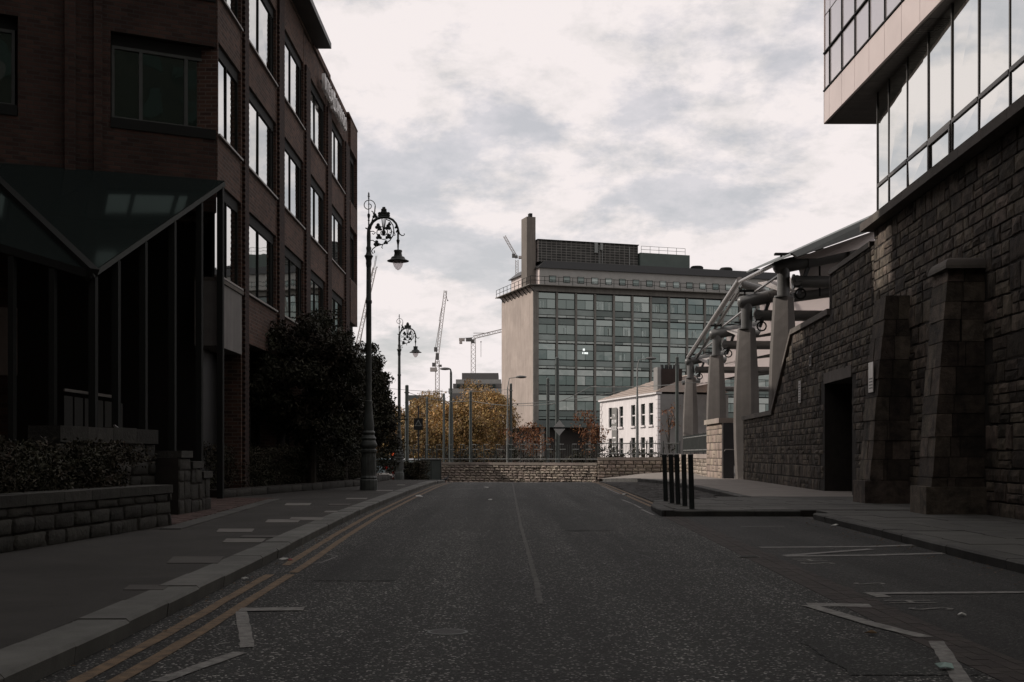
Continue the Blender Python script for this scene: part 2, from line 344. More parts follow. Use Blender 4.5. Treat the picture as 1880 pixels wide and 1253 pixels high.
# kerbstones on the left
def kerb_run(parent, pts, w, h, side, m, drop=0.12, name='kerbstone', L0=0.92, top=0.12, zf=zr):
    # pts: polyline of the outer top edge; side: +1 if the pavement lies to the left of the travel direction
    pts = [Vector((p[0], p[1], 0)) for p in pts]
    acc = []
    for a, b in zip(pts, pts[1:]):
        n = max(1, round((b - a).length / L0))
        for i in range(n): acc.append((a.lerp(b, i / n), a.lerp(b, (i + 1) / n)))
    for a, b in acc:
        d = (b - a).normalized(); nn = Vector((-d.y, d.x, 0)) * side
        ja = random.uniform(-0.006, 0.006); jz = random.uniform(-0.005, 0.005); g = 0.005
        a2 = a + d * g + nn * ja; b2 = b - d * g + nn * ja
        za, zb = zf(a.y) + top + jz, zf(b.y) + top + jz
        bv = 0.022
        prof = [(0.02, -h), (0.0, -bv), (bv, 0), (w, 0), (w, -h)]
        mb = MB()
        for (p, z) in ((a2, za), (b2, zb)):
            for (n_, zz_) in prof: q = p + nn * n_; mb.v.append((q.x, q.y, z + zz_))
        for i in range(5): j = (i + 1) % 5; mb.f.append((i, j, 5 + j, 5 + i))
        mb.f.append((4, 3, 2, 1, 0)); mb.f.append((5, 6, 7, 8, 9))
        mb.build(name, m, parent)
kerb_run(pav_l, [(kl(y), y) for y in np.arange(2, 53, 3.0)], 0.34, 0.2, 1, m_kerb)
arc = [(kl(50) , 50.0)]
kerb_run(pav_l, [(-2.93 - 0.0, 50.2), (-2.75, 52.4), (-3.1, 53.4), (-4.6, 54.0), (-8.0, 54.2)], 0.3, 0.2, 1, m_kerb)
# pale patches and slabs let into the footway
def slab(parent, quad, z, th, m, name='paving_slab'):
    mb = MB(); mb.prism([(p[0], p[1]) for p in quad], lambda x, y: zr(y) + z - th, lambda x, y: zr(y) + z); mb.build(name, m, parent)
def gquad(px0, px1, py0, py1, z=0.12, skew=0):
    a, b, c, d = G(px0, py1, z), G(px1, py1, z), G(px1 + skew, py0, z), G(px0 + skew, py0, z); return [a, b, c, d]
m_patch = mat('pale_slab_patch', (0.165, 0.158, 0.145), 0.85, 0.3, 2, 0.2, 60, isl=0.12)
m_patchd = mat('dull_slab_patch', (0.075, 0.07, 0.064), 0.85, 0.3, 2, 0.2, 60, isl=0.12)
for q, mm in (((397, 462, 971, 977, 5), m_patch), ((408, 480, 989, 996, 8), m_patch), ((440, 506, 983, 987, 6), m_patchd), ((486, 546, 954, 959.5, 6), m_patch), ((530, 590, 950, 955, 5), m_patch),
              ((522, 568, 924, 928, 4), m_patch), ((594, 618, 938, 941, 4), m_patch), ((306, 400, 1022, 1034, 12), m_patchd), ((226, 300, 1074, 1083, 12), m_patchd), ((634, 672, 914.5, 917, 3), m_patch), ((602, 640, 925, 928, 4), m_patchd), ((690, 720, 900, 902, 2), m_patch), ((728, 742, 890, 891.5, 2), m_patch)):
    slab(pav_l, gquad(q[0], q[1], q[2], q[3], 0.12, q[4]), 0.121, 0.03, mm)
# brick forecourt left of the footway and its granite edging
fore = MB(); a1, a2_ = G(313, 972, .12), G(505, 917, .12)
fore_poly = [(a1.x, a1.y), (a2_.x, a2_.y), (-7.1, 30.2), (-14, 27), (-14, 18.7)]
fo = MB().prism(fore_poly, 0.06, 0.119).build('forecourt', m_mortar, kind='structure', label='red brick paved forecourt before the glazed porch')
stf = MB()
for j in range(60):
    for i in range(42):
        x = -14 + i * 0.22 + (0.11 if j % 2 else 0); y = 18.8 + j * 0.2
        # keep inside polygon to the left of edge line a1-a2
        t = (y - a1.y) / (a2_.y - a1.y); xe = a1.x + (a2_.x - a1.x) * t
        if x + 0.22 < xe - 0.05 and y < 30 and y + 0.2 < 30.2 - 0.47 * max(0, (-7.2 - x)): stf.box(x, x + 0.21, y, y + 0.19, 0.1, 0.127 + random.uniform(-.002, .002))
stf.build('brick_pavers', m_paver, fo, fix=False, kind='stuff')
ed = (a2_ - a1).normalized(); en = Vector((-ed.y, ed.x, 0))
for i in range(13):
    p0 = a1 + ed * (i * (a2_ - a1).length / 13 + .005); p1 = a1 + ed * ((i + 1) * (a2_ - a1).length / 13 - .005)
    slab(fo, [p0 - en * .15, p1 - en * .15, p1 + en * .15, p0 + en * .15], 0.131, 0.03, m_kerbd, 'edging_slab')

# right side pavements
wallx = lambda y: 7.56 + 0.052 * y                  # face of the stone wall
pr = MB()
for y in np.arange(-30, 23.41, 1.335): pr.v += [(kr(y) + 0.3, y, 0.112), (wallx(y) + 1.5, y, 0.112)]
nn_ = len(pr.v) // 2
for j in range(nn_ - 1): pr.f.append((2 * j, 2 * j + 1, 2 * j + 3, 2 * j + 2))
pav_r = pr.build('pavement_right', m_mortar, kind='structure', label='granite flagged pavement below the stone wall')
kerb_run(pav_r, [(kr(y), y) for y in np.arange(2, 22.6, 2.9)], 0.3, 0.2, -1, m_kerbd)
y = 4.0
while y < 23.3:
    dy = random.uniform(0.75, 1.0); y1_ = min(y + dy, 23.35); x = kr(y) + 0.31; k = 0
    while x < wallx(y) - 0.02:
        wd = random.uniform(0.55, 0.95); xe = min(x + wd, wallx(y) + 0.05)
        mb = MB(); mb.box(x + .004, xe - .004, y + .004, y1_ - .004, 0.06, 0.12 + random.uniform(-.004, .004)); mb.build('paving_slab', m_slab, pav_r); x = xe
    y = y1_
# build-out with the bollards
BO = [(3.05, 23.4), (5.75, 23.55), (10, 23.45), (10, 31.2), (6.0, 31.0), (5.0, 30.2), (3.6, 28.6), (3.15, 26.0)]
bo = MB().prism(BO, -0.05, 0.112).build('pavement_build_out', m_mortar, kind='structure', label='pavement build-out at the end of the parking lane')
kerb_run(bo, [(3.0, 23.4), (5.72, 23.42)], 0.3, 0.2, 1, m_kerbd)
kerb_run(bo, [(3.0, 23.4), (3.1, 26.0), (3.5, 28.7)], 0.25, 0.2, -1, m_kerbd, top=0.119)
y = 23.72
while y < 31:
    dy = random.uniform(0.7, 0.95); y1_ = min(y + dy, 31.1); x = 3.36 if y < 27.5 else 3.36 + (y - 27.5) * 0.75
    while x < wallx(y):
        xe = min(x + random.uniform(0.6, 1.0), wallx(y) + 0.02)
        MB().box(x + .004, xe - .004, y + .004, y1_ - .004, 0.06, 0.12 + random.uniform(-.004, .004)).build('paving_slab', m_slab, bo); x = xe
    y = y1_
# far right raised pavement
def zfar(x, y):
    return zr(y) + 0.12 + 0.42 * smooth01((x - 4.8) / 4.5) * smooth01((y - 54) / 16) + 0.06 * smooth01((y - 46) / 8)
FP = [(6.0, 31.0), (6.2, 36), (6.4, 41), (6.35, 48), (5.7, 54), (5.25, 60), (5.2, 66), (5.45, 73.2)]
fp = MB()
for i, (x, y) in enumerate(FP):
    for k in range(6):
        xx = x + (max(wallx(y) + 0.6, 10.6) - x) * k / 5; fp.v.append((xx, y, zfar(xx, y)))
for j in range(len(FP) - 1):
    for k in range(5): a = j * 6 + k; fp.f.append((a, a + 1, a + 7, a + 6))
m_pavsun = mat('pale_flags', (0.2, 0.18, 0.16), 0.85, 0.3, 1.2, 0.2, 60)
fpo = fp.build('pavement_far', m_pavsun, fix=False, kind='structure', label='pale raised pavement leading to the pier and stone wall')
for (a, b) in zip(FP[:-2], FP[1:]):
    kerb_run(fpo, [a, b], 0.28, 0.25, -1, m_kerbd, zf=lambda y: zr(y) + 0.06 * smooth01((y - 46) / 8) + .006)
# setts in the dropped entry
sx = MB().prism([(3.4, 28.3), (5.2, 30.3), (6.0, 31.0), (6.4, 41), (6.3, 48), (5.7, 54), (5.25, 60), (4.5, 60), (3.95, 53.7), (3.7, 40)], lambda x, y: zr(y) - 0.05, lambda x, y: zr(y) + 0.006).build('entry_lane', m_mortar, kind='structure', label='dropped entry lane of granite setts between bollards and far pavement')
stf = MB(); y = 28.4
while y < 58:
    x0 = yrx(y) + 0.22 + max(0, (31 - y) * 0.0); x1 = interp([(28, 3.6), (30.3, 5.2), (31, 6.0), (41, 6.4), (48, 6.3), (54, 5.7), (60, 5.2)], y)
    x = x0 + random.uniform(0, .1)
    while x + 0.2 < x1:
        w_ = random.uniform(0.16, 0.26); z_ = zr(y); stf.box(x, x + w_ - .012, y, y + .118, z_ - .01, z_ + 0.022 + random.uniform(-.006, .006)); x += w_
    y += 0.13
stf.build('setts', m_sett, sx, fix=False, kind='stuff')
# brown channel of setts along the parking lane
cb = MB(); y = 3.0
while y < 23.2:
    xc = interp([(-30, 2.75), (8, 2.85), (24, 3.25)], y)
    for k in range(4): cb.box(xc - .2 + k * .1, xc - .2 + k * .1 + .096, y + (k % 2) * .06, y + .126 + (k % 2) * .06, -.02, .0035 + random.uniform(-.001, .001))
    y += .13
cb.build('sett_channel', m_settb, road, fix=False, kind='stuff')

# painted lines (thin real sheets, ragged)
def ribbon(name, path, w, m, parent, dz=0.005, jit=0.006, step=0.35, **pr):
    path = [Vector((p[0], p[1], 0)) for p in path]; mb = MB(); acc = []
    for a, b in zip(path, path[1:]):
        n = max(1, int((b - a).length / step))
        for i in range(n): acc.append(a.lerp(b, i / n))
    acc.append(path[-1])
    for i, p in enumerate(acc):
        d = (acc[min(i + 1, len(acc) - 1)] - acc[max(0, i - 1)]).normalized(); n = Vector((-d.y, d.x, 0))
        for s_ in (-1, 1):
            q = p + n * s_ * (w / 2 + random.uniform(-jit, jit)); mb.v.append((q.x, q.y, zr(q.y) + dz))
    for i in range(len(acc) - 1): mb.f.append((2 * i, 2 * i + 1, 2 * i + 3, 2 * i + 2))
    return mb.build(name, m, parent, fix=False, **pr)
for off in (0.22, 0.43):
    ribbon('yellow_line', [(kl(y) + off, y) for y in np.arange(2.5, 12.7, 0.8)], 0.095, m_yellow, road)
    ribbon('yellow_line', [(kl(y) + off, y) for y in np.arange(13.1 if off < .3 else 12.3, 52.5, 0.8)], 0.095, m_yellow, road)
for off in (0.0, 0.2):
    ribbon('yellow_line', [(yrx(y) + off - 0.05, y) for y in np.arange(27.6, 40.6, 0.8)], 0.1, m_yellow, road, dz=0.012)
    ribbon('yellow_line', [(yrx(y) + off - 0.05, y) for y in np.arange(40.6, 56, 0.8)], 0.1, m_yellow, road, dz=0.012)
def gline(name, pts, w, m, parent=road, dz=0.0055):
    return ribbon(name, [G(*p) for p in pts], w, m, parent, dz, 0.005, 0.12)
gline('white_line', [(290, 1253), (440, 1199)], 0.1, m_white); gline('white_line', [(455, 1190), (443, 1124)], 0.09, m_white); gline('white_line', [(440, 1121), (558, 1119.5)], 0.19, m_white, dz=0.0075)
gline('white_line', [(1482, 1111), (1598, 1113)], 0.2, m_white); gline('white_line', [(1484, 1112.5), (1600, 1147), (1700, 1172)], 0.12, m_white, dz=0.0075); gline('white_line', [(1718, 1179), (1768, 1253), (1790, 1290)], 0.1, m_white)
pk = bpy.data.objects['parking_lane']
gline('white_line', [(1596, 1089.5), (1624, 1098.5)], 0.13, m_white, pk, 0.0095); gline('bay_line', [(1612, 1091.5), (1890, 1089.5)], 0.13, m_white2, pk, 0.011)
gline('bay_line', [(1395, 1006.5), (1600, 1005), (1680, 1002)], 0.16, m_white2, pk, 0.0095); gline('bay_line', [(1440, 1022), (1600, 1010)], 0.13, m_white2, pk, 0.0115); gline('bay_line', [(1440, 1022.5), (1600, 1021), (1740, 1017)], 0.16, m_white2, pk, 0.0095)
gline('bay_line', [(1360, 968), (1440, 967.5)], 0.05, m_white2, pk, 0.0095)
for (q0, q1) in (((1104, 893), (1122, 900)), ((1118, 899), (1138, 908)), ((1142, 918), (1165, 927)), ((1160, 925), (1178, 934)), ((1178, 936), (1200, 946))):
    gline('white_dash', [q0, q1], 0.06, m_white2)
gline('centre_seam', [(941, 887), (947, 920), (957, 970), (970, 1015), (985, 1070), (992, 1110)], 0.05, mat('seam_grit', (0.12, 0.118, 0.11), 0.9, 0.0, 12, 0.3, 60, hue=(0.035, 0.035, 0.033)))
gline('trench_seam', [(770, 919), (860, 917.5), (960, 916), (1120, 916)], 0.12, bpy.data.materials['seam_grit'])
gline('white_line', [(820, 899), (895, 896.5)], 0.1, m_white2)
gline('white_corner', [(565, 1036), (590, 1034), (620, 1022), (598, 1018)], 0.02, m_white2)
def ground_text(s, px, py, sx_, sy_, rot):
    c = bpy.data.curves.new('txt', 'FONT'); c.body = s; c.size = 1; c.resolution_u = 2; c.align_x = 'CENTER'; c.align_y = 'CENTER'
    o = bpy.data.objects.new('txt', c); COL.objects.link(o); bpy.context.view_layer.update()
    me = bpy.data.meshes.new_from_object(o.evaluated_get(bpy.context.evaluated_depsgraph_get())); bpy.data.objects.remove(o)
    me.materials.append(m_white); g = G(px, py)
    mw = Matrix.Translation((g.x, g.y, 0.0105)) @ Matrix.Rotation(rot, 4, 'Z') @ Matrix.Diagonal((sx_, sy_, 1, 1))
    put('painted_letter', me, pk, mw)
ground_text('S', 1600, 1073.5, 0.32, 0.42, rad(90)); ground_text('H', 1676, 1107, 0.34, 0.56, rad(90)); ground_text('S', 1714, 1120, 0.3, 0.5, rad(90))
ground_text('H', 1490, 1030, 0.45, 0.5, rad(90)); ground_text('S', 1505, 1036, 0.4, 0.55, rad(90))
m_patch_r = asphalt('asphalt_repair', (0.0165, 0.0178, 0.016), (0.16, 0.157, 0.145))
for (x0, x1, y0, y1) in ((-1.9, -1.1, 11.5, 14.2), (.9, 1.7, 19, 26), (-.6, .5, 31, 33.2), (1.9, 2.6, 6.6, 7.9)):
    mb = MB(); n_ = 14; pts_ = []
    for i in range(n_): pts_.append((x0 + random.uniform(-.03, .03), y0 + (y1 - y0) * i / (n_ - 1)))
    for i in range(n_): pts_.append((x1 + random.uniform(-.03, .03), y1 - (y1 - y0) * i / (n_ - 1)))
    mb.poly([(p[0], p[1], .0042) for p in pts_]); mb.build('asphalt_patch', m_patch_r, road, fix=False)
for sd in range(7):
    r = random.Random(900 + sd); x, y = r.uniform(-1.8, 2.5), r.uniform(6, 24); pth = [(x, y)]
    for _ in range(14): x += r.uniform(-.12, .12); y += r.uniform(.05, .35); pth.append((x, y))
    ribbon('crack', pth, .012, mat('crack_tar', (.008, .008, .008), .6), road, .0052, .005, .2)
# iron covers
def cover(px, py, r, label, sqr=False):
    g = G(px, py); t = thing('manhole_cover', label, 'manhole cover', (g.x, g.y, 0))
    if sqr:
        MB().box(g.x - r, g.x + r, g.y - r, g.y + r, -.02, .007).build('frame', m_kerb, t)
        MB().box(g.x - r * .8, g.x + r * .8, g.y - r * .8, g.y + r * .8, .0, .011).build('lid', m_asph2, t)
    else:
        MB().lathe([(r, -.02), (r, .004), (r * .9, .005)], (g.x, g.y, 0), 24).build('frame', m_irong, t)
        MB().lathe([(r * .86, -.02), (r * .86, .005), (0.01, .0055)], (g.x, g.y, 0), 24).build('lid', mat('worn_iron', (0.075, 0.073, 0.07), .7, .5, 14, 1.0, 60, .1), t)
cover(822, 1161, 0.14, 'round worn iron manhole cover in the middle of the near road')
cover(1374, 1023, 0.13, 'small pale framed square cover beside the brown sett channel', True)

# ------------------------------------------------------------------ stone pieces
def stone_unit(seed):
    r = random.Random(seed); nu, nv = 6, 5; mb = MB()
    us = [-.5, -.45, -.17, .16, .45, .5]; vs = [-.5, -.43, 0.02, .43, .5]
    for j in range(nv):
        for i in range(nu):
            b = i in (0, nu - 1) or j in (0, nv - 1); c = i in (1, nu - 2) or j in (1, nv - 2)
            n = -0.6 if b else (r.uniform(.35, .8) if c else r.uniform(.55, 1.25))
            ju = 0 if b else r.uniform(-.03, .03); jv = 0 if b else r.uniform(-.04, .04)
            if b: ju = r.uniform(-.012, .012); jv = r.uniform(-.02, .02)
            mb.v.append((us[i] + ju, n, vs[j] + jv))
    for j in range(nv - 1):
        for i in range(nu - 1): a = j * nu + i; mb.f.append((a, a + 1, a + nu + 1, a + nu))
    return mb
UNITS = [stone_unit(100 + i) for i in range(10)]
_um = {}
def unit_mesh(i, m):
    k = (i, m.name)
    if k not in _um:
        me = UNITS[i].mesh('stone', m, False, False); me.flip_normals(); me.polygons.foreach_set('use_smooth', [True] * len(me.polygons)); _um[k] = me
    return _um[k]
def lay_stones(root, cells, fr, depth, m, keep=300, name='stone', joint=0.012, view=(0, 0, CAMZ)):
    # cells: (u0,u1,z0,z1,n) on frame fr whose d x n is up
    sc = []
    for c in cells:
        q = fr.p((c[0] + c[1]) / 2, c[4], (c[2] + c[3]) / 2); sc.append(((c[1] - c[0]) * (c[3] - c[2]) / max(4, (q - Vector(view)).length) ** 2, c, q))
    sc.sort(key=lambda t: -t[0]); rest = MB()
    R = Matrix(((fr.d.x, fr.n.x, 0, 0), (fr.d.y, fr.n.y, 0, 0), (0, 0, 1, 0), (0, 0, 0, 1)))
    for i, (a, c, q) in enumerate(sc):
        w, h = c[1] - c[0] - joint, c[3] - c[2] - joint; dp = depth * random.uniform(.6, 1.35); k = random.randrange(10)
        mw = Matrix.Translation(q) @ R @ Matrix.Diagonal((w, dp, h, 1))
        if i < keep: put(name, unit_mesh(k, m), root, mw)
        else:
            b = len(rest.v); rest.v += [tuple(mw @ Vector(v)) for v in UNITS[k].v]; rest.f += [tuple(b + j for j in reversed(f)) for f in UNITS[k].f]
    if rest.v: rest.build('far_stones', m, root, fix=False, kind='stuff')
def courses(u0, u1, z0, ztop, hmin, hmax, wmin, wmax, n=0.0, ok=None, seed=1, jit=.25):
    r = random.Random(seed); out_ = []; z = z0; zmax = max(ztop(u0 + (u1 - u0) * i / 200) for i in range(201)) if callable(ztop) else ztop
    zt = ztop if callable(ztop) else (lambda u: ztop)
    while z < zmax - .06:
        h = r.uniform(hmin, hmax)
        if zmax - z - h < .1: h = zmax - z
        u = u0 - r.uniform(0, wmax)
        while u < u1:
            w = r.uniform(wmin, wmax)
            if r.random() < jit and h > .28:
                pieces = [(u, u + w, z, z + h * .48), (u, u + w, z + h * .48, z + h)]
            else: pieces = [(u, u + w, z, z + h)]
            for (a, b, c, d) in pieces:
                a2, b2 = max(a, u0), min(b, u1)
                if b2 - a2 < .08: continue
                d2 = min(d, zt((a2 + b2) / 2), zt(a2) , zt(b2))
                if d2 - c < .07: continue
                if ok and not ok(a2, b2, c, d2): continue
                out_.append((a2, b2, c, d2, n))
            u += w
        z += h
    return out_

# ------------------------------------------------------------------ right: stone wall with buttresses
WF = Fr((7.56, 0), (0.052, 1), (-1, 0.052))        # u is (almost) the distance down the street
us_ = math.sqrt(1 + .052 ** 2)
def wtop(u):
    y = u / us_
    if y < 29.8: return 6.78
    if y < 34.8: return 6.42
    if y < 40.8: return 5.28
    if y < 44.6: return 5.28 - (y - 40.8) / 3.8 * 2.5
    return 2.68
wall = thing('stone_wall', 'tall dark coursed stone wall with two buttresses on the right', 'wall', (8.6, 20, 0))
def door_ok(a, b, c, d): return not (b > 32.2 and a < 35.7 and c < 3.3)
core = MB()
for (a, b, zt) in ((6, 29.8, 6.78), (29.8, 32.2, 6.42), (35.7, 40.8, 5.28), (44.6, 52.4, 2.68)):
    if a == 35.7: WF.box(core, 34.8, 35.7, -.9, 0, 3.3, 5.27)
    WF.box(core, a, b, -.9 if a != 44.6 else -.2, 0, -.2, zt)
WF.box(core, 32.2, 34.8, -.9, 0, 3.3, 6.42)
c8 = [WF.p(40.8, -.9, -.2), WF.p(44.6, -.9, -.2), WF.p(44.6, 0, -.2), WF.p(40.8, 0, -.2), WF.p(40.8, -.9, 5.28), WF.p(44.6, -.9, 2.75), WF.p(44.6, 0, 2.75), WF.p(40.8, 0, 5.28)]
core.hexa(c8); core.build('wall_core', m_mortar, wall)
cells = courses(6, 29.8, .1, 6.78, .2, .5, .24, .85, seed=3, jit=.42) + courses(29.8, 52.35, .1, wtop, .18, .46, .2, .7, jit=.42, ok=lambda a, b, c, d: door_ok(a, b, c, d) and not (a < 32.3 and c > 6.42), seed=5)
cells = [c for c in cells if not ((21.75 < (c[0] + c[1]) / 2 < 22.75 or 26.75 < (c[0] + c[1]) / 2 < 27.6) and c[3] < 4.5)]
lay_stones(wall, cells, WF, .035, m_stone, 300)
# reveals of the doorway and door leaf
mb = MB(); WF.box(mb, 32.2, 35.7, -.06, .035, 3.3, 3.62); mb.build('lintel', m_copd, wall)
mb = MB(); WF.box(mb, 32.2, 35.7, -.88, -.8, -.1, 3.3); dr = mb.build('door', m_black, wall)
for i in range(6):
    mb = MB(); WF.box(mb, 32.25 + i * .57, 32.78 + i * .57, -.8, -.77, .12, 3.2); mb.build('door_board', m_black, dr)
# copings
def cop(a, b, za, zb, m, n1=.1, th=.17, k=1.3, bk=-.95):
    n = max(1, round((b - a) / k))
    for i in range(n):
        ua, ub = a + (b - a) * i / n + .004, a + (b - a) * (i + 1) / n - .004
        z0, z1 = za + (zb - za) * i / n, za + (zb - za) * (i + 1) / n
        MB().hexa([WF.p(ua, bk, z0), WF.p(ub, bk, z1), WF.p(ub, n1, z1), WF.p(ua, n1, z0), WF.p(ua, bk, z0 + th), WF.p(ub, bk, z1 + th), WF.p(ub, n1, z1 + th), WF.p(ua, n1, z0 + th)]).build('coping_stone', m, wall)
cop(6, 30.1, 6.783, 6.783, m_copd, .3, .2); cop(30.11, 34.9, 6.423, 6.423, m_copd, .06, .14); cop(34.91, 40.8, 5.283, 5.283, m_copd); cop(40.8, 44.7, 5.283, 2.76, m_copd, .1, .17, 4); cop(44.7, 52.5, 2.69, 2.69, m_copd, bk=-.22)
mb = MB(); WF.box(mb, 34.8, 34.95, -.92, .02, 5.45, 6.42); mb.build('wall_end', m_stone, wall)
# buttresses
def buttress(u0, u1, proj0, proj1, z1, cap, seed):
    c = [WF.p(u0, -.1, 0), WF.p(u1, -.1, 0), WF.p(u1, proj0, 0), WF.p(u0, proj0, 0), WF.p(u0, -.1, z1), WF.p(u1, -.1, z1), WF.p(u1, proj1, z1), WF.p(u0, proj1, z1)]
    b = MB().hexa(c).build('buttress', m_mortar, wall)
    r = random.Random(seed); z = .1
    while z < z1 - .05:
        h = min(r.uniform(.32, .55), z1 - z); pm = proj0 + (proj1 - proj0) * (z + h / 2) / z1
        lean = (proj1 - proj0) / z1
        # front stones, tilted blocks
        s = r.uniform(.35, .65); spl = [(u0 - .03, u0 + (u1 - u0) * s), (u0 + (u1 - u0) * s, u1 + .03)] if r.random() < .6 else [(u0 - .03, u1 + .03)]
        for (a, b_) in spl:
            k = r.uniform(.0, .03)
            q = [WF.p(a + .006, pm - .25, z + .006), WF.p(b_ - .006, pm - .25, z + .006), WF.p(b_ - .006, pm + .02 + k - lean * -h / 2, z + .006), WF.p(a + .006, pm + .02 + k - lean * -h / 2 * -1 * -1, z + .006)]
            q = [WF.p(a + .006, pm - .25, z + .006), WF.p(b_ - .006, pm - .25, z + .006), WF.p(b_ - .006, pm + .02 + k - lean * h / 2, z + .006), WF.p(a + .006, pm + .02 + k - lean * h / 2, z + .006),
                 WF.p(a + .006, pm - .25, z + h - .006), WF.p(b_ - .006, pm - .25, z + h - .006), WF.p(b_ - .006, pm + .02 + k + lean * h / 2, z + h - .006), WF.p(a + .006, pm + .02 + k + lean * h / 2, z + h - .006)]
            MB().hexa(q).build('stone', m_stone, b)
        # side stones facing the camera
        x = 0.0
        lim = pm - .26
        while x < lim - .05:
            w = min(r.uniform(.3, .6), lim - x); k = r.uniform(.01, .035); mb = MB(); WF.box(mb, u0 - k, u0 + .1, x + .006, x + w - .006, z + .006, z + h - .006); mb.build('stone', m_stone, b); x += w
        z += h
    mb = MB(); WF.box(mb, u0 - .1, u1 + .08, .0, proj0 + .1, .05, .62); mb.build('plinth_stone', m_stone, b)
    if cap:
        mb = MB()
        for i in range(5):
            a0, a1 = math.pi / 2 * i / 5, math.pi / 2 * (i + 1) / 5
            e0, e1 = .12 * math.cos(a0), .12 * math.cos(a1)
            mb.hexa([WF.p(u0 - e0, -.05, z1 + .2 * math.sin(a0)), WF.p(u1 + e0, -.05, z1 + .2 * math.sin(a0)), WF.p(u1 + e0, proj1 + e0, z1 + .2 * math.sin(a0)), WF.p(u0 - e0, proj1 + e0, z1 + .2 * math.sin(a0)),
                     WF.p(u0 - e1, -.05, z1 + .2 * math.sin(a1) + .001 * i), WF.p(u1 + e1, -.05, z1 + .2 * math.sin(a1) + .001 * i), WF.p(u1 + e1, proj1 + e1, z1 + .2 * math.sin(a1) + .001 * i), WF.p(u0 - e1, proj1 + e1, z1 + .2 * math.sin(a1) + .001 * i)])
        mb.build('cap_stone', m_copd, b)
    return b
buttress(21.9, 22.75, .98, .62, 4.6, True, 1); buttress(26.7, 27.65, .92, .5, 4.75, False, 2)
# plates on the wall
def plate(name, u, w, n, z0, z1, label, m, cat='sign'):
    t = thing(name, label, cat, WF.p(u, n, z0)); mb = MB(); WF.box(mb, u, u + w, n, n + .02, z0, z1); mb.build('panel', m, t); return t
m_plate = mat('brushed_plate', (0.42, 0.39, 0.36), .35, .2, 6, 0, 1, .6)
t = plate('metal_sign_plate', 26.95, .42, .735, 2.62, 3.3, 'tilted bright metal sign plate on the buttress beside the doorway', m_plate)
for k in range(4):
    mb = MB(); WF.box(mb, 27.0, 27.3, .7551, .759, 2.7 + k * .07, 2.73 + k * .07); mb.build('text_line', m_black, t)
t = plate('wall_sign', 39.1, .36, .045, 2.9, 3.62, 'tall narrow pale notice on the stone wall left of the doorway', mat('pale_sign', (.5, .48, .45), .5, .2, 5))
for k in range(7):
    mb = MB(); WF.box(mb, 39.16, 39.40, .0653, .069, 2.96 + k * .085, 2.995 + k * .085); mb.build('text_line', m_black, t)
t = plate('wall_plate', 37.4, .3, .045, 3.98, 4.3, 'small square framed plate high on the stone wall', mat('pale_plate', (.22, .2, .18), .5))
mb = MB(); WF.box(mb, 37.45, 37.65, .0653, .07, 4.03, 4.25); mb.build('inset', m_frame, t)

# ------------------------------------------------------------------ right: glazed office building above the wall
tw = thing('glazed_office_building', 'glass office building with overhanging panelled box above the stone wall', 'building', (12, 20, 7))
TF = Fr((7.46, 0), (0.052, 1), (-1, 0.052))
GZ0, GT, GZ1 = 6.985, 7.72, 10.05
mu = [29.15, 28.1, 26.55, 25.0, 23.45, 21.9, 20.35, 18.8, 17.25, 15.7, 14.15, 12.6, 11.0, 9.0]
m_gold = mat('bronze_mullion', (.06, .056, .05), .45, 0, 1, 0, 1, 0, .5)
mb = MB(); TF.box(mb, -8, 29.15, -14, -.14, 6.6, 10.05); mb.build('building_core', m_frame, tw)
for i, (a, b) in enumerate(zip(mu, mu[1:])):
    w_ = thing('x', 'x', 'x'); bpy.data.objects.remove(w_)
    fm = MB(); TF.box(fm, a - .024, a + .024, -.13, .02, GZ0 + .05, GZ1); TF.box(fm, b + .036, a - .036, -.13, .03, GT - .04, GT + .04); TF.box(fm, b + .036, a - .036, -.13, .02, GZ0, GZ0 + .05)
    fo_ = fm.build('window_frame', m_gold, tw)
    for (z0, z1) in ((GZ0 + .05, GT - .04), (GT + .04, GZ1)):
        # every pane sits a hair out of true, as real glazing does
        tl = [random.uniform(-.006, .006) for _ in range(4)]
        u0, u1 = b + .035, a - .035
        MB().hexa([TF.p(u0, -.05, z0), TF.p(u1, -.05, z0), TF.p(u1, tl[0], z0), TF.p(u0, tl[1], z0), TF.p(u0, -.05, z1), TF.p(u1, -.05, z1), TF.p(u1, tl[2], z1), TF.p(u0, tl[3], z1)]).build('pane', m_bglass[0], fo_)
    if i == 3:
        fm = MB(); z0, z1 = GZ0 + .05, GT - .04
        for q in ((b + .04, b + .11, z0, z1), (a - .11, a - .04, z0, z1), (b + .111, a - .111, z0, z0 + .07), (b + .111, a - .111, z1 - .07, z1)): TF.box(fm, q[0], q[1], .008, .045, q[2], q[3])
        fm.build('opening_light', m_gold, fo_)
# gable end glazing facing down the street
mb = MB(); TF.box(mb, 29.16, 29.2, -10, -.2, 6.98, 10.04); mb.build('end_glazing', m_bglass[0], tw)
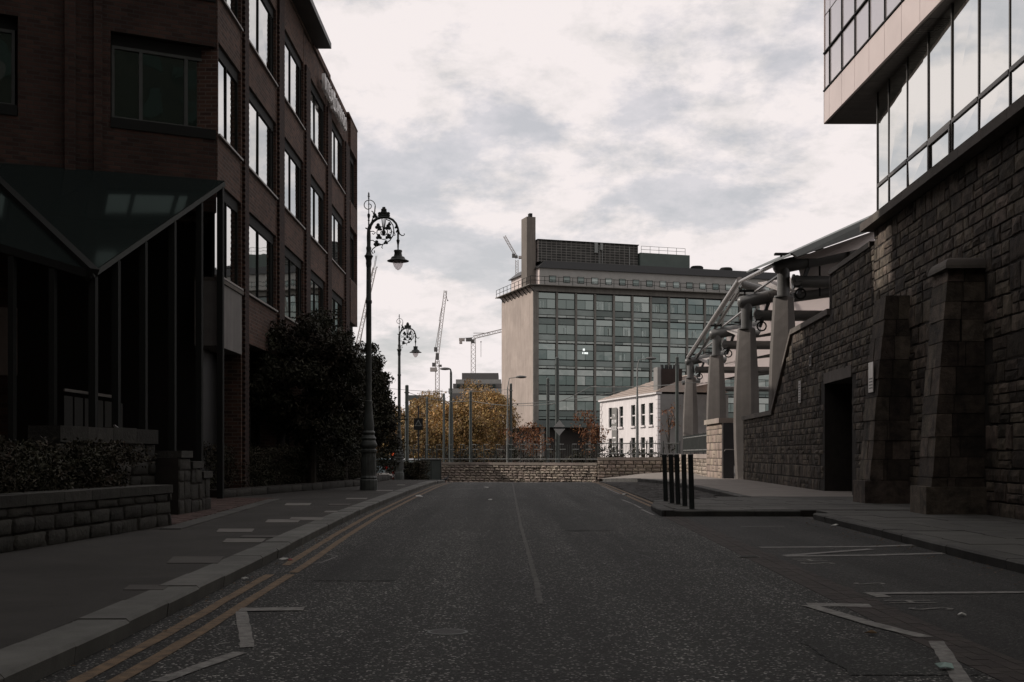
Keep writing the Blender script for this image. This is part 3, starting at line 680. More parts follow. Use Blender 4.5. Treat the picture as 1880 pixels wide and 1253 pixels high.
# overhanging box; its unseen upper part is made tall to cut sky light
OX = 8.42; OF = Fr((OX, 0), (0.0, 1), (-1, 0))
m_panel = mat('pink_beige_panel', (.58, .50, .475), .45, .12, .8, .02, 30, 0, .4)
m_soff = mat('soffit_slats', (.2, .185, .175), .7, .2, 3)
mb = MB(); OF.box(mb, -14, 31.85, -16, -.04, 10.1, 34); mb.build('upper_core', m_frame, tw)
u = 31.9; k = 0
while u > -6:
    w_ = 1.15 if k else .55
    mb = MB(); OF.box(mb, u - w_ + .008, u - .008, -.04, .02, 10.02, 10.83); mb.build('fascia_panel', m_panel, tw)
    for j in range(4 if u > 18 else 3):
        z0 = 10.87 + j * 1.0
        fm = MB(); OF.box(fm, u - w_ + .02, u - .02, -.04, .0, z0 + .02, z0 + .98); fm.build('pane', mat('opal_glass', (.56, .52, .525), .12, .08, .7, 0, 1, .55, .8), tw)
        if j < 2 and u > 14:
            fm = MB(); OF.box(fm, u - w_ - .016, u - w_ + .016, -.03, .03, z0, z0 + 1.0); OF.box(fm, u - w_ + .017, u - .017, -.03, .045, z0 - .02, z0 + .018); fm.build('glazing_bar', m_frame, tw)
    u -= w_; k += 1
mb = MB(); OF.box(mb, -6, 31.9, -.04, .02, 14.9, 34); mb.build('unseen_dark_glazing', m_dglass, tw)  # out of view; dark glass added here to reduce bounced light
mb = MB(); OF.box(mb, -6, 31.86, -1.7, -.05, 10.02, 10.09); sf = mb.build('soffit', m_soff, tw)
for i in range(70):
    mb = MB(); OF.box(mb, 29.3 + i * .037 if i < 0 else 31.8 - i * .11, 31.8 - i * .11 + .06, -1.6, -.08, 10.0, 10.018); mb.build('soffit_slat', m_soff, sf)
mb = MB(); OF.box(mb, 31.86, 31.9, -16, .02, 10.0, 34); mb.build('end_wall', m_panel, tw)
# desks, chairs and screens are not built: only reflections show in the panes

# ------------------------------------------------------------------ right: station canopy on concrete fins
cn = thing('station_canopy', 'steel and membrane canopy on tapered concrete fins behind the stone wall', 'canopy', (10.3, 52, 0))
def fin(x, y, zb, zt, w):
    prof = [(-.50, .16), (-.44, -.06), (.10, -.36), (.46, -.20), (.50, .12), (.44, .30), (-.42, .30)]
    mb = MB(); lv = 14; n = len(prof)
    for i in range(lv + 1):
        t = i / lv; wd = w * (0.86 + 0.2 * math.sin(math.pi * min(1, t * 1.02) ** .9) - .16 * t ** 3)
        for (a, b) in prof: mb.v.append((x + a * wd, y + b * w, zb + (zt - zb) * t))
    for i in range(lv):
        for k in range(n): k2 = (k + 1) % n; mb.f.append((i * n + k, i * n + k2, (i + 1) * n + k2, (i + 1) * n + k))
    mb.f.append(tuple(reversed(range(n)))); mb.f.append(tuple(lv * n + k for k in range(n)))
    return mb.build('concrete_fin', m_conc, cn)
FINS = [(10.80, 47.0, 0.0, 7.36), (10.53, 52.9, 0.1, 6.72), (11.65, 67.0, -.1, 6.7), (13.25, 87.0, -.2, 6.72), (15.6, 112, -.2, 6.7)]
EL = []
for i, (x, y, zb, zt) in enumerate(FINS):
    f = fin(x, y, zb, zt, 1.06)
    MB().lathe([(.36, 0), (.36, .06), (.245, .07), (.245, 1.15)], (x, y, zt + .002), 16).build('steel_column', m_steel, f, True)
    ez = zt + 1.25; EL.append(Vector((x - .05, y, ez)))
    pts = [(x - .4, y, zt + 1.14), (x - .36, y, zt + 1.15), (x - .26, y, zt + 1.18), (x + .3, y + .02, zt + 1.3), (x + 1.6, y + .15, zt + 1.58), (x + 3.4, y + .3, zt + 1.95), (x + 6, y + .6, zt + 2.5), (x + 9, y + .9, zt + 3.0)]
    arm = MB().tube(pts, [.1, .2, .27, .285, .28, .27, .25, .2], 14).build('canopy_arm', m_steel, cn, True)
    MB().lathe([(.34, 0), (.34, .07)], (0, 0, 0), 14)
    MB().tube([(x + .36, y, zt + .62), (x + .42, y, zt + .62)], .3, 12).tube([(x + .42, y, zt + .62), (x + 9, y + .5, zt + .62)], .24, 12).build('tie_tube', m_steel, cn, True)
    MB().tube([(x + .3, y - .28, zt + .62), (x + .62, y - .28, zt + .62)], .2, 10).tube([(x + .42, y - .46, zt + .62), (x + .42, y - .28, zt + .62)], .2, 12).tube([(x + .42, y - .5, zt + .62), (x + .42, y - .45, zt + .62)], .07, 8).build('pin_joint', m_steel, cn, True)
    MB().beam((x + .55, y - .1, zt + .1), (x + 1.05, y, zt + 1.42), .09, .14).build('prop', m_black, cn)
    # membrane clamp on top of the arm
    MB().box(x - .35, x + .3, y - .12, y + .12, zt + 1.66, zt + 1.74).box(x - .12, x - .06, y - .05, y + .05, zt + 1.5, zt + 1.66).build('membrane_clamp', m_frame, cn)
    MB().box(x + 1.0, x + 1.8, y - .1, y + .15, zt + 1.84, zt + 1.92).box(x + 1.3, x + 1.36, y - .04, y + .06, zt + 1.7, zt + 2.05).build('membrane_clamp', m_frame, cn)
    for ox, oz in ((.9, 1.41), (2.5, 1.78)):
        MB().tube([(x + ox, y + .08, zt + oz), (x + ox + .05, y + .085, zt + oz + .01)], .315, 14).build('flange', m_steel, arm, True)
    # ring shackle below the arm
    ring = [(x + .62 + .2 * math.cos(a), y - .2, zt + .12 + .2 * math.sin(a)) for a in [2 * math.pi * k / 12 for k in range(13)]]
    MB().tube(ring, .035, 6).build('shackle', m_frame, cn, True)
for a, b, sag in ((0, 1, .7), (1, 2, .9), (2, 3, 1.0), (3, 4, 1.0)):
    (x0, y0, _, z0), (x1, y1, _, z1) = FINS[a], FINS[b]
    # membrane bay: a saddle between two arms
    for (ox0, ox1, dz0, dz1) in ((.5, 8.5, 1.2, 2.4),):
        mb = MB(); nu, nv = 10, 8
        for i in range(nu + 1):
            for j in range(nv + 1):
                s_, t_ = i / nu, j / nv; xx = (x0 + (x1 - x0) * t_) + ox0 + (ox1 - ox0) * s_; yy = y0 + (y1 - y0) * t_
                zz_ = z0 + dz0 + (dz1 - dz0) * s_ + .2 - sag * 1.2 * math.sin(math.pi * t_) * (1 - .3 * s_)
                mb.v.append((xx + .9 * math.sin(math.pi * t_) * (1 - s_), yy, zz_))
        for i in range(nu):
            for j in range(nv): q = i * (nv + 1) + j; mb.f.append((q, q + 1, q + nv + 2, q + nv + 1))
        o = mb.build('membrane', m_memb, cn, True)
        md = o.modifiers.new('s', 'SOLIDIFY'); md.thickness = .03
        # second lower membrane valley with edge tube
        MB().tube([(x0 + 1.0, y0 + (y1 - y0) * .45, z0 + .35), (x0 + 4, y0 + (y1 - y0) * .45, z0 + .75), (x0 + 9, y0 + (y1 - y0) * .45, z0 + 1.3)], .2, 10).build('valley_tube', m_steel, cn, True)
    MB().box(x0 + 1.5, x0 + 1.56, y0 + .4, y0 + .46, z0 + .1, z0 + 1.3).build('hanger', m_frame, cn)
ap = P(1358, 518, 60)
bt = MB().tube([EL[0] + Vector((-.2, 0, .1)), ap], .085, 10).build('bright_edge_tube', m_alu, cn, True)
MB().tube([ap + Vector((0, 0, .1)), EL[3] + Vector((-.1, 0, .3))], .16, 10).build('bright_edge_tube', m_alu, cn, True)
MB().tube([ap + Vector((.1, .3, -.3)), EL[3] + Vector((.5, .3, .2))], .1, 8).build('edge_tube', m_steel, cn, True)
MB().tube([ap + Vector((.1, 0, -.1)), P(1395, 532, 60), P(1412, 545, 60)], .2, 10).build('edge_stub', m_steel, cn, True)
for k in range(1, 4):
    MB().tube([EL[k] + Vector((.4, 0, .4)), EL[k - 1] + Vector((.7, 0, 0.2))], .06, 6).build('edge_cable', m_alu, cn, True)
plate3m = [P(1462, 474, 45.2), P(1606, 424, 45.8), P(1606, 450, 44.8), P(1500, 474, 44.6)]
_mb = MB(); _mb.v = [tuple(p) for p in plate3m] + [tuple(p + Vector((0, .03, -.02))) for p in plate3m]; _mb.f = [(0, 1, 2, 3), (7, 6, 5, 4), (0, 4, 5, 1), (1, 5, 6, 2), (2, 6, 7, 3), (3, 7, 4, 0)]; _mb.build('membrane', m_memb, cn)
# upper glass roof edge running up behind the wall
RA, RB = P(1452, 470, 43), P(1625, 392, 46)
dv = (RB - RA); RB2 = RA + dv * 2.2
m_roofm = mat('green_grey_roof', (.10, .112, .105), .45, .25, .8)
rf = MB().hexa([RA, RB2, RB2 + Vector((0, 8, .6)), RA + Vector((0, 8, .6)), RA + Vector((0, 0, .06)), RB2 + Vector((0, 0, .1)), RB2 + Vector((0, 8, .7)), RA + Vector((0, 8, .66))]).build('roof_sheet', m_roofm, cn)
MB().hexa([RA + Vector((.2, -.1, -.05)), RB2 + Vector((0, -.1, -.9)), RB2 + Vector((0, .15, -.9)), RA + Vector((.2, .15, -.05)), RA + Vector((0, -.1, .1)), RB2 + Vector((0, -.1, .12)), RB2 + Vector((0, .15, .12)), RA + Vector((0, .15, .1))]).build('roof_edge_beam', m_roofm, cn)

# pier with metal door beside the fins
pier = thing('stone_pier', 'sunlit stone pier with pale coping and dark metal door at the wall end', 'pier', (9.87, 56, .1))
MB().box(9.62, 10.12, 54.02, 58, -.1, 2.62).build('pier_core', m_mortar, pier)
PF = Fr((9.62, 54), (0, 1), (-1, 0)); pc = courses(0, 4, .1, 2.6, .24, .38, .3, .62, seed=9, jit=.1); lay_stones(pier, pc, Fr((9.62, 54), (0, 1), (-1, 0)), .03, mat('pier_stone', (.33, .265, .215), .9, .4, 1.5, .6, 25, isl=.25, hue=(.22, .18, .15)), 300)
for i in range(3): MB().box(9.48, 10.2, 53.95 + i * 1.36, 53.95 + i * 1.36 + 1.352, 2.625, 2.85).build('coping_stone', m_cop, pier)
d_ = MB().box(9.70, 10.16, 53.93, 54.0, .1, 2.6).build('door', mat('dark_metal_door', (.05, .05, .052), .5, .2, 3), pier)
MB().tube([(9.72, 53.86, 1.35), (9.74, 53.8, 1.42), (10.3, 53.8, 1.42)], .022, 8).build('grab_rail', m_alu, pier, True)
MB().box(9.63, 9.69, 53.92, 54.0, .1, 2.62).build('door_frame', m_alu, pier)

# ------------------------------------------------------------------ left: brick office building
bb = thing('brick_office_building', 'dark red brick office block with tall window bays on the left', 'building', (-9, 45, 0))
FX = -7.2
LF = Fr((FX, 0), (0, 1), (1, 0))                    # u = distance down the street
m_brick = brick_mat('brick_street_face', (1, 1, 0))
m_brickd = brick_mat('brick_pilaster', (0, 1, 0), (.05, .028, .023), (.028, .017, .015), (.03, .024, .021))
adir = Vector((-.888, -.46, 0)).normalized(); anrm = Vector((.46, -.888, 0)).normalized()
m_bricka = brick_mat('brick_shaded_face', tuple(adir), (.075, .042, .033), (.038, .023, .02), (.05, .042, .037))  # same brick as the street face, colour darkened for the shade here
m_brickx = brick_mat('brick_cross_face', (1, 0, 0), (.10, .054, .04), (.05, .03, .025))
ROWS = [(5.62, 7.75), (9.12, 11.25), (12.62, 14.75)]
BAYS = [(29.75, 32.3), (33.1, 37.2), (38.35, 42.2), (43.4, 47.3), (48.6, 52.6), (54.06, 56.3)]
# masonry: spandrels across each bay, piers between the bays
for i, (a, b) in enumerate(BAYS):
    if i < 5: segs = [(4.3, ROWS[0][0] - .002), (ROWS[0][1] + .25, ROWS[1][0] - .002), (ROWS[1][1] + .25, ROWS[2][0] - .002), (ROWS[2][1] + .25, 16.2)]
    else: segs = [(7.2, ROWS[1][0] - .002), (ROWS[1][1] + .25, ROWS[2][0] - .002), (ROWS[2][1] + .25, 16.35)]
    for k, (z0, z1) in enumerate(segs):
        if i == 0 and k == 0: continue
        mb = MB(); LF.box(mb, a - .04, b + .04, -.6, -.02 if i < 5 else .1, z0, z1); mb.build('spandrel_wall', m_brick, bb)
mb = MB(); LF.box(mb, 30.2, 56.2, -14, -.62, 0, 16.0); mb.build('inner_wall', m_black, bb)
for i in range(5):
    a, b = BAYS[i][1], BAYS[i + 1][0]
    mb = MB(); LF.box(mb, a + .041, b - .041, -.6, -.01, 0, 16.1); pw = mb.build('pier_wall', m_brick, bb)
    mb = MB(); LF.box(mb, a + .2, b - .12, -.009, .07, 0.1, 15.0 if i > 1 else 16.1); mb.build('pilaster', m_brickd, pw)
    mb = MB()
    z = .3
    while z < 14.8:                                 # toothed brick edges of the pilasters
        LF.box(mb, a + .16, a + .199, -.008, .068, z, z + .07); LF.box(mb, b - .119, b - .08, -.008, .068, z + .075, z + .145); z += .15
    mb.build('toothed_bricks', m_brick, pw, kind='stuff')
mb = MB(); LF.box(mb, 29.7, 29.77, -.62, 0.0, 8.1, 16.2); mb.build('corner_brick', m_brick, bb)
def window(root, fr, u0, u1, n, z0, z1, parts, mg, mf, sill=True, head=True, fw=.06, dep=.09, head_h=.2):
    fm = MB()
    fr.box(fm, u0, u0 + fw, n - dep, n, z0, z1); fr.box(fm, u1 - fw, u1, n - dep, n, z0, z1)
    fr.box(fm, u0 + fw + .001, u1 - fw - .001, n - dep, n, z0, z0 + fw); fr.box(fm, u0 + fw + .001, u1 - fw - .001, n - dep, n, z1 - fw, z1)
    cum = [u0 + fw]; tot = sum(parts); wsum = (u1 - u0 - 2 * fw)
    for p_ in parts: cum.append(cum[-1] + wsum * p_ / tot)
    for c in cum[1:-1]: fr.box(fm, c - fw * .6, c + fw * .6, n - dep, n - .002, z0 + fw + .001, z1 - fw - .001)
    f = fm.build('window', mf, root)
    for a, b in zip(cum, cum[1:]):
        e = [random.uniform(-.004, .004) for _ in range(4)]; nn0 = n - dep * .55
        MB().hexa([fr.p(a, nn0 - .02, z0 + fw), fr.p(b, nn0 - .02, z0 + fw), fr.p(b, nn0 + e[0], z0 + fw), fr.p(a, nn0 + e[1], z0 + fw), fr.p(a, nn0 - .02, z1 - fw), fr.p(b, nn0 - .02, z1 - fw), fr.p(b, nn0 + e[2], z1 - fw), fr.p(a, nn0 + e[3], z1 - fw)]).build('pane', mg, f)
    if sill:
        mb = MB(); fr.box(mb, u0 - .03, u1 + .03, n + .001, .06 + max(0, n), z0 - .001, z0 + .05); mb.build('sill', m_sill, f)
    if head:
        mb = MB(); fr.box(mb, u0 - .05, u1 + .05, n - .1, n - .005, z1 + .001, z1 + head_h); mb.build('head', m_frame, f)  # dark strip standing in for the shadow in the recess above the window
    return f
for i, (a, b) in enumerate(BAYS):
    for k, (z0, z1) in enumerate(ROWS):
        if i == 5 and k == 0: continue
        window(bb, LF, a + .0, b - .0, -.09 if i < 5 else -.05, z0, z1, (1, 1, .16) if i else (1, 1), m_wglass, m_frame, True, True, .045, .07, .248)
# stone apron under the corner window, ground floor glazing
mb = MB(); LF.box(mb, 29.6, 32.3, -.55, .02, 3.9, 5.5); mb.build('stone_apron', mat('grey_panel', (.2, .19, .18), .8, .25, 1.5, .1, 40, streak=.2), bb)
mb = MB(); LF.box(mb, 29.6, 32.35, -.55, .06, 5.503, 5.6); mb.build('apron_coping', m_copd, bb)
for i, (a, b) in enumerate(BAYS[1:5]): window(bb, LF, a, b, -.5, .6, 4.2, (1, 1, 1), m_dglass, m_frame, False, False)
# end of the block
mb = MB(); LF.box(mb, 56.301, 56.42, -14, .1, 7.2, 16.35); mb.build('end_wall', m_brickx, bb)
mb = MB(); LF.box(mb, 54.1, 56.3, -.5, -.1, 4.6, 7.19); mb.build('end_bay', m_frame, bb)
mb = MB(); LF.box(mb, 52.65, 54.0, -.6, -.12, 0, 4.3); mb.build('end_pier', m_brick, bb)
# parapets and eaves
mb = MB(); LF.box(mb, 44.0, 48.2, -.5, .06, 16.21, 16.45); mb.build('parapet', m_brick, bb)
mb = MB(); LF.box(mb, 48.25, 53.2, -.5, .02, 16.21, 16.42); mb.build('parapet', m_brick, bb)
mb = MB(); LF.box(mb, 53.3, 56.42, -.5, .12, 16.36, 16.44); mb.build('parapet', m_brick, bb)
mb = MB(); LF.box(mb, 29.2, 44.6, -9, .62, 16.3, 16.5); mb.build('eaves', mat('dark_lead', (.05, .052, .05), .5, .3, 1), bb)
mb = MB(); LF.box(mb, 29.72, 44.4, -8.9, .02, 16.201, 16.299); mb.build('eaves_wall', m_brick, bb)
mb = MB(); LF.box(mb, 34.6, 43, -8, -1.2, 16.5, 20.4); mb.build('roof_box', m_brickx, bb)  # unseen box added on the roof to shade the right wall
mb = MB(); LF.box(mb, 29.7, 31.6, -8, -1.2, 16.501, 20.4); mb.build('roof_box', m_brickx, bb)  # second added box; the gap before the first lets a sun patch through
# angled face toward the forecourt
AF = Fr((FX, 29.7), adir, anrm)
pil = [(4.0, 4.28)]
mb = MB()
segs = [(7.2, 9.0), (11.3, 12.4), (14.9, 16.2)]
for (z0, z1) in segs:
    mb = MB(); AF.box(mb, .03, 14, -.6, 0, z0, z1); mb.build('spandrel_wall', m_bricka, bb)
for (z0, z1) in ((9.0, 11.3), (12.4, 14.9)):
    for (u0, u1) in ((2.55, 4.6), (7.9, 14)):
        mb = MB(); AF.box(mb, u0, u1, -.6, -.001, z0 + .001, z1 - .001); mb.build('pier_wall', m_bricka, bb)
    window(bb, AF, .12, 2.5, -.18, z0 + .25, z1 - .28, (.8, 1.6, .9), m_fglass, m_fframe, False, True, .07, .1, .26)
    window(bb, AF, 4.65, 7.85, -.18, z0 + .25, z1 - .28, (1, 1, 1, 1), m_fglass, m_fframe, False, True, .07, .1, .26)
    for (u0, u1) in ((.05, 2.55), (4.62, 7.88)):
        mb = MB(); AF.box(mb, u0, u1, -.2, .03, z0 + .002, z0 + .24); mb.build('window_apron', m_frame, bb)
mb = MB(); AF.box(mb, 2.9, 3.1, .0, .12, 7.2, 16.1); AF.box(mb, 3.5, 3.75, .0, .1, 7.2, 16.1)
for (u0, u1) in ((2.75, 2.95), (3.35, 3.6)):
    mb = MB(); AF.box(mb, u0, u1, .001, .11, 7.2, 16.1); mb.build('pilaster', m_bricka, bb)
mb = MB(); AF.box(mb, .6, 14, -3.2, -2.9, 0, 7.2); mb.build('lobby_back_wall', m_bricka, bb)
for k in range(5):
    mb = MB(); AF.box(mb, .9 + k * 1.5, 2.1 + k * 1.5, -2.9, -2.82, 3.2, 4.9); mb.build('lobby_panel', mat('lobby_panel', (.25, .22, .2), .7, .2, 2), bb)
mb = MB(); AF.box(mb, .05, 14, -3, -.62, 7.05, 7.19); mb.build('lobby_ceiling', m_copd, bb)
# unseen wing added left of the forecourt, tall enough to block the sun
mb = MB(); mb.box(-26, -16.2, -16, 34, 0, 25.5); mb.build('sun_blocking_wing', m_brick, bb)
rp_ = [AF.p(.0, .3, 0), AF.p(10.5, .3, 0), (-16.2, 30, 0), (-7.3, 30, 0)]; MB().prism([(p[0], p[1]) for p in rp_], 16.205, 16.29).build('roof_deck', m_frame, bb)
# sign letters on the parapet
sg = thing('building_sign', 'white raised lettering along the brick parapet', 'sign', (FX + .1, 50, 15.4))
m_sign = mat('white_letter', (.8, .79, .78), .5)
def letters(s, u0, size, z, sxw, root):
    u = u0
    for ch in s:
        c = bpy.data.curves.new('t', 'FONT'); c.body = ch; c.size = size; c.extrude = .06; c.resolution_u = 2
        o = bpy.data.objects.new('t', c); COL.objects.link(o); bpy.context.view_layer.update()
        me = bpy.data.meshes.new_from_object(o.evaluated_get(bpy.context.evaluated_depsgraph_get())); bpy.data.objects.remove(o)
        xs = [v.co.x for v in me.vertices]; w_ = (max(xs) - min(xs)); me.materials.append(m_sign)
        # text x runs down the street, faces +X
        mw = Matrix(((0, 0, 1, FX + .2), (1, 0, 0, u - min(xs) * sxw), (0, 1, 0, z), (0, 0, 0, 1))) @ Matrix.Diagonal((sxw, 1, 1, 1))
        put('letter', me, root, mw); u += (w_ + size * .11) * sxw
    return u
e1 = letters('INTESA', 45.4, .86, 15.06, .78, sg)
mb = MB(); LF.box(mb, e1 + .12, e1 + .62, .12, .24, 15.0, 15.74); mb.build('emblem_block', m_sign, sg)
for k in range(3):
    mb = MB(); LF.box(mb, e1 + .2 + k * .15, e1 + .24 + k * .15, .2405, .246, 15.1, 15.5); mb.build('emblem_arch', m_iron, sg)
e2 = letters('SANPAOLO', e1 + .78, .86, 15.06, .66, sg)
mb = MB(); LF.box(mb, 45.3, e2 + .1, .1, .14, 15.3, 15.36); mb.build('letter_rail', m_frame, sg)

# glazed porch: prow shaped glass canopy on posts
po = thing('glass_porch_canopy', 'triangular glass entrance canopy on slim dark posts below the brick corner', 'canopy', (-9, 26, 0))
A_ = Vector((-7.0, 29.55, 7.88)); T_ = P(170, 506, 24.6); M_ = P(-45, 302, 27.2); B_ = P(-420, 330, 24.2); 
m_cglass = bpy.data.materials.new('canopy_glass'); m_cglass.use_nodes = True
_t = m_cglass.node_tree; _t.nodes.remove(_t.nodes['Principled BSDF'])
_g = _t.nodes.new('ShaderNodeBsdfGlossy'); _g.inputs['Roughness'].default_value = .08; _g.inputs['Color'].default_value = (.6, .72, .7, 1)
_r = _t.nodes.new('ShaderNodeBsdfTransparent'); _r.inputs['Color'].default_value = (.12, .15, .145, 1)
_f = _t.nodes.new('ShaderNodeFresnel'); _f.inputs['IOR'].default_value = 1.5
_m = _t.nodes.new('ShaderNodeMixShader'); _t.links.new(_f.outputs[0], _m.inputs[0]); _t.links.new(_r.outputs[0], _m.inputs[1]); _t.links.new(_g.outputs[0], _m.inputs[2])
_d = _t.nodes.new('ShaderNodeBsdfDiffuse'); _d.inputs[0].default_value = (.03, .04, .038, 1); _m2 = _t.nodes.new('ShaderNodeMixShader'); _m2.inputs[0].default_value = .4
_t.links.new(_m.outputs[0], _m2.inputs[1]); _t.links.new(_d.outputs[0], _m2.inputs[2]); _t.links.new(_m2.outputs[0], _t.nodes['Material Output'].inputs[0])
def plate3(pts, th, name, m, root):
    pts = [Vector(p) for p in pts]; n = (pts[1] - pts[0]).cross(pts[2] - pts[0]).normalized() * th
    mb = MB(); k = len(pts); mb.v = [tuple(p) for p in pts] + [tuple(p + n) for p in pts]; mb.f = [tuple(range(k)), tuple(reversed(range(k, 2 * k)))]
    for i in range(k): j = (i + 1) % k; mb.f.append((i, j, k + j, k + i))
    return mb.build(name, m, root)
up = Vector((0, 0, .08))
h1 = A_.lerp(M_, .5); e_ = A_.lerp(T_, .5); q1 = T_.lerp(M_, .5)
plate3([A_ + up, e_ + up, q1 + up, h1 + up], .03, 'glass_pane', m_cglass, po); plate3([h1 + up, q1 + up, M_ + up], .03, 'glass_pane', m_cglass, po)
plate3([e_ + up, T_ + up, q1 + up], .03, 'glass_pane', m_cglass, po)
plate3([M_ + up, T_ + up, B_ + up], .03, 'glass_pane', m_cglass, po)
MB().beam(T_, M_, .22, .3).build('spine_beam', m_frame, po); MB().beam(T_, A_, .05, .1).build('edge_trim', mat('edge_metal', (.06, .065, .062), .7, 0, 1, 0, 1, 0, .2), po); MB().beam(T_, B_, .08, .16).build('edge_beam', m_frame, po)
MB().beam(e_, q1, .06, .08).build('glazing_bar', m_frame, po); MB().beam(q1, h1, .06, .08).build('glazing_bar', m_frame, po)
for t_ in (.02, .17, .36, .58, .80, .985):
    p = T_.lerp(A_, t_); MB().box(p.x - .13, p.x + .01, p.y - .06, p.y + .12, .12, p.z - .06).build('post', m_frame, po)
    MB().box(p.x + .0105, p.x + .02, p.y - .062, p.y - .05, .12, p.z - .06).build('post_edge', bpy.data.materials['edge_metal'], po)
for t_ in (.3, .62):
    p = T_.lerp(B_, t_ * .4); MB().box(p.x - .1, p.x + .01, p.y - .06, p.y + .12, .12, p.z - .1).build('post', m_frame, po)

# ------------------------------------------------------------------ left: planters, hedges, steps
def leaves_mesh(name, centers, n, spread, size, m, seed, flat=1.0):
    r = np.random.RandomState(seed); k = len(centers); idx = r.randint(0, k, n); C = np.array(centers)[idx]
    d = r.normal(size=(n, 3)); d /= np.linalg.norm(d, axis=1)[:, None]; d *= (r.rand(n) ** .45)[:, None]
    sp = np.array(spread) if np.ndim(spread) == 2 else None
    pos = C[:, :3] + d * (C[:, 3:6])
    a = r.normal(size=(n, 3)); a /= np.linalg.norm(a, axis=1)[:, None]
    b = r.normal(size=(n, 3)); b -= a * (a * b).sum(1)[:, None]; b /= np.linalg.norm(b, axis=1)[:, None]
    s = size * (.6 + .8 * r.rand(n))[:, None]
    v = np.empty((n, 4, 3)); v[:, 0] = pos - a * s; v[:, 1] = pos + b * s * .45; v[:, 2] = pos + a * s; v[:, 3] = pos - b * s * .45
    me = bpy.data.meshes.new(name); me.vertices.add(4 * n); me.vertices.foreach_set('co', v.reshape(-1)); me.loops.add(4 * n)
    me.loops.foreach_set('vertex_index', np.arange(4 * n)); me.polygons.add(n); me.polygons.foreach_set('loop_start', np.arange(0, 4 * n, 4)); 
    me.polygons.foreach_set('loop_total', np.full(n, 4)); me.update(); me.validate(); me.materials.append(m); return me
def planter(name, label, f, L_, h, depth, hedge_h, hedge_label, seed, stone=m_stoneL, ch=(.19, .26), cw=(.4, .8), nleaf=9000, z0=.1, capk=True, hedge_from=0):
    t = thing(name, label, 'planter wall', f.p(L_ / 2, 0, .12))
    mb = MB(); f.box(mb, 0, L_, -.35, 0, 0, h); mb.build('wall_core', m_mortar, t)
    lay_stones(t, courses(0, L_, z0, h - .0, ch[0], ch[1], cw[0], cw[1], seed=seed, jit=0), f, .045, stone, 300)
    u = 0.0
    if capk:
        while u < L_:
            w_ = min(random.uniform(.8, 1.1), L_ - u); mb = MB(); f.box(mb, u + .004, u + w_ - .004, -.4, .05, h + .001, h + .13 + random.uniform(-.006, .006)); mb.build('cap_stone', stone, t); u += w_
    mb = MB(); f.box(mb, .2, L_ - .2, -depth, -.36, 0.05, h - .05); mb.build('soil_bed', m_soil, t)
    hd = thing('hedge', hedge_label, 'hedge', f.p(L_ / 2, -depth / 2, h))
    C = []
    r = random.Random(seed + 50)
    for _ in range(int(L_ * 26)):
        p = f.p(r.uniform(hedge_from, L_ - .15), -r.uniform(.42, depth), r.uniform(h, hedge_h)); C.append((p.x, p.y, p.z, .3, .3, .2))
    put('foliage', leaves_mesh('foliage', C, nleaf, None, .03, m_hedge, seed), hd)
    mb = MB()
    for _ in range(int(L_ * 4)):
        p = f.p(r.uniform(.3, L_ - .3), -r.uniform(.5, depth - .1), h - .1); mb.tube([p, p + Vector((r.uniform(-.1, .1), r.uniform(-.1, .1), hedge_h - h))], [.012, .004], 4)
    mb.build('stems', m_bark, hd, kind='stuff')
planter('stone_planter', 'rough stone planter wall beside the near left footway', Fr((-5.25, 18.6), Vector((-.079, -1, 0)) * -1 * -1, (1, -.079)), 17, .62, 1.7, 1.28, 'low dark hedge in the near stone planter', 21, nleaf=90000)
planter('stone_kerb_planter', 'low stone edging of the planting bed along the brick building', Fr((-5.12, 41.7), Vector((-7.2 + 5.12, 29.9 - 41.7, 0)), (math.cos(math.atan2(2.08, 11.8)), -math.sin(math.atan2(2.08, 11.8)))), 11.9, .32, 1.5, 1.38, 'dark clipped hedge along the brick building behind the nearest lamp post', 23, nleaf=50000, capk=False, ch=(.2, .24), cw=(.7, 1.1))
planter('stone_bed_edge', 'low stone edging of the planting bed beyond the nearest lamp post', Fr((-5.2, 52.5), (0, -1), (1, 0)), 9.8, .32, 1.5, 1.35, 'dark clipped hedge beyond the nearest lamp post', 24, nleaf=36000, capk=False, ch=(.2, .24), cw=(.7, 1.1))
# raised terrace wall and stair cheek beyond the near planter
tr = thing('terrace_wall', 'raised rough stone terrace wall with block coping above the near hedge', 'wall', (-7.2, 20, 0))
TFr = Fr((-6.35, 21.5), (-.15, -1), (1, -.15))
mb = MB(); TFr.box(mb, 0, 3.4, -.4, 0, 0, 1.4); mb.build('wall_core', m_mortar, tr); lay_stones(tr, courses(0, 3.4, .1, 1.4, .24, .3, .4, .8, seed=31, jit=0), TFr, .05, m_stoneL)
for k in range(4): mb = MB(); TFr.box(mb, k * .85 + .004, k * .85 + .846, -.45, .08, 1.402, 1.66 + random.uniform(-.01, .01)); mb.build('coping_stone', m_stoneL, tr)
st = thing('stair_wall', 'short stepped stone stair wall between the near planter and the porch', 'wall', (-6.2, 22.6, 0))
SF = Fr((-5.95, 23.9), (0, -1), (1, 0))
for k, (u0, u1, h) in enumerate(((0, .7, .75), (.7, 1.5, .95), (1.5, 2.3, 1.15))):
    mb = MB(); SF.box(mb, u0 + .003, u1 - .003, -.4, 0, 0, h); mb.build('wall_core', m_mortar, st); lay_stones(st, courses(u0, u1, .1, h, .2, .34, .35, .7, seed=40 + k, jit=0), SF, .04, m_stoneL)
    mb = MB(); SF.box(mb, u0 + .01, u1 - .01, -.43, .06, h + .002, h + .13); mb.build('coping_stone', m_stoneL, st)
hr = thing('handrail', 'thin metal handrail sloping down beside the porch steps', 'handrail', (-7.2, 24.5, 0))
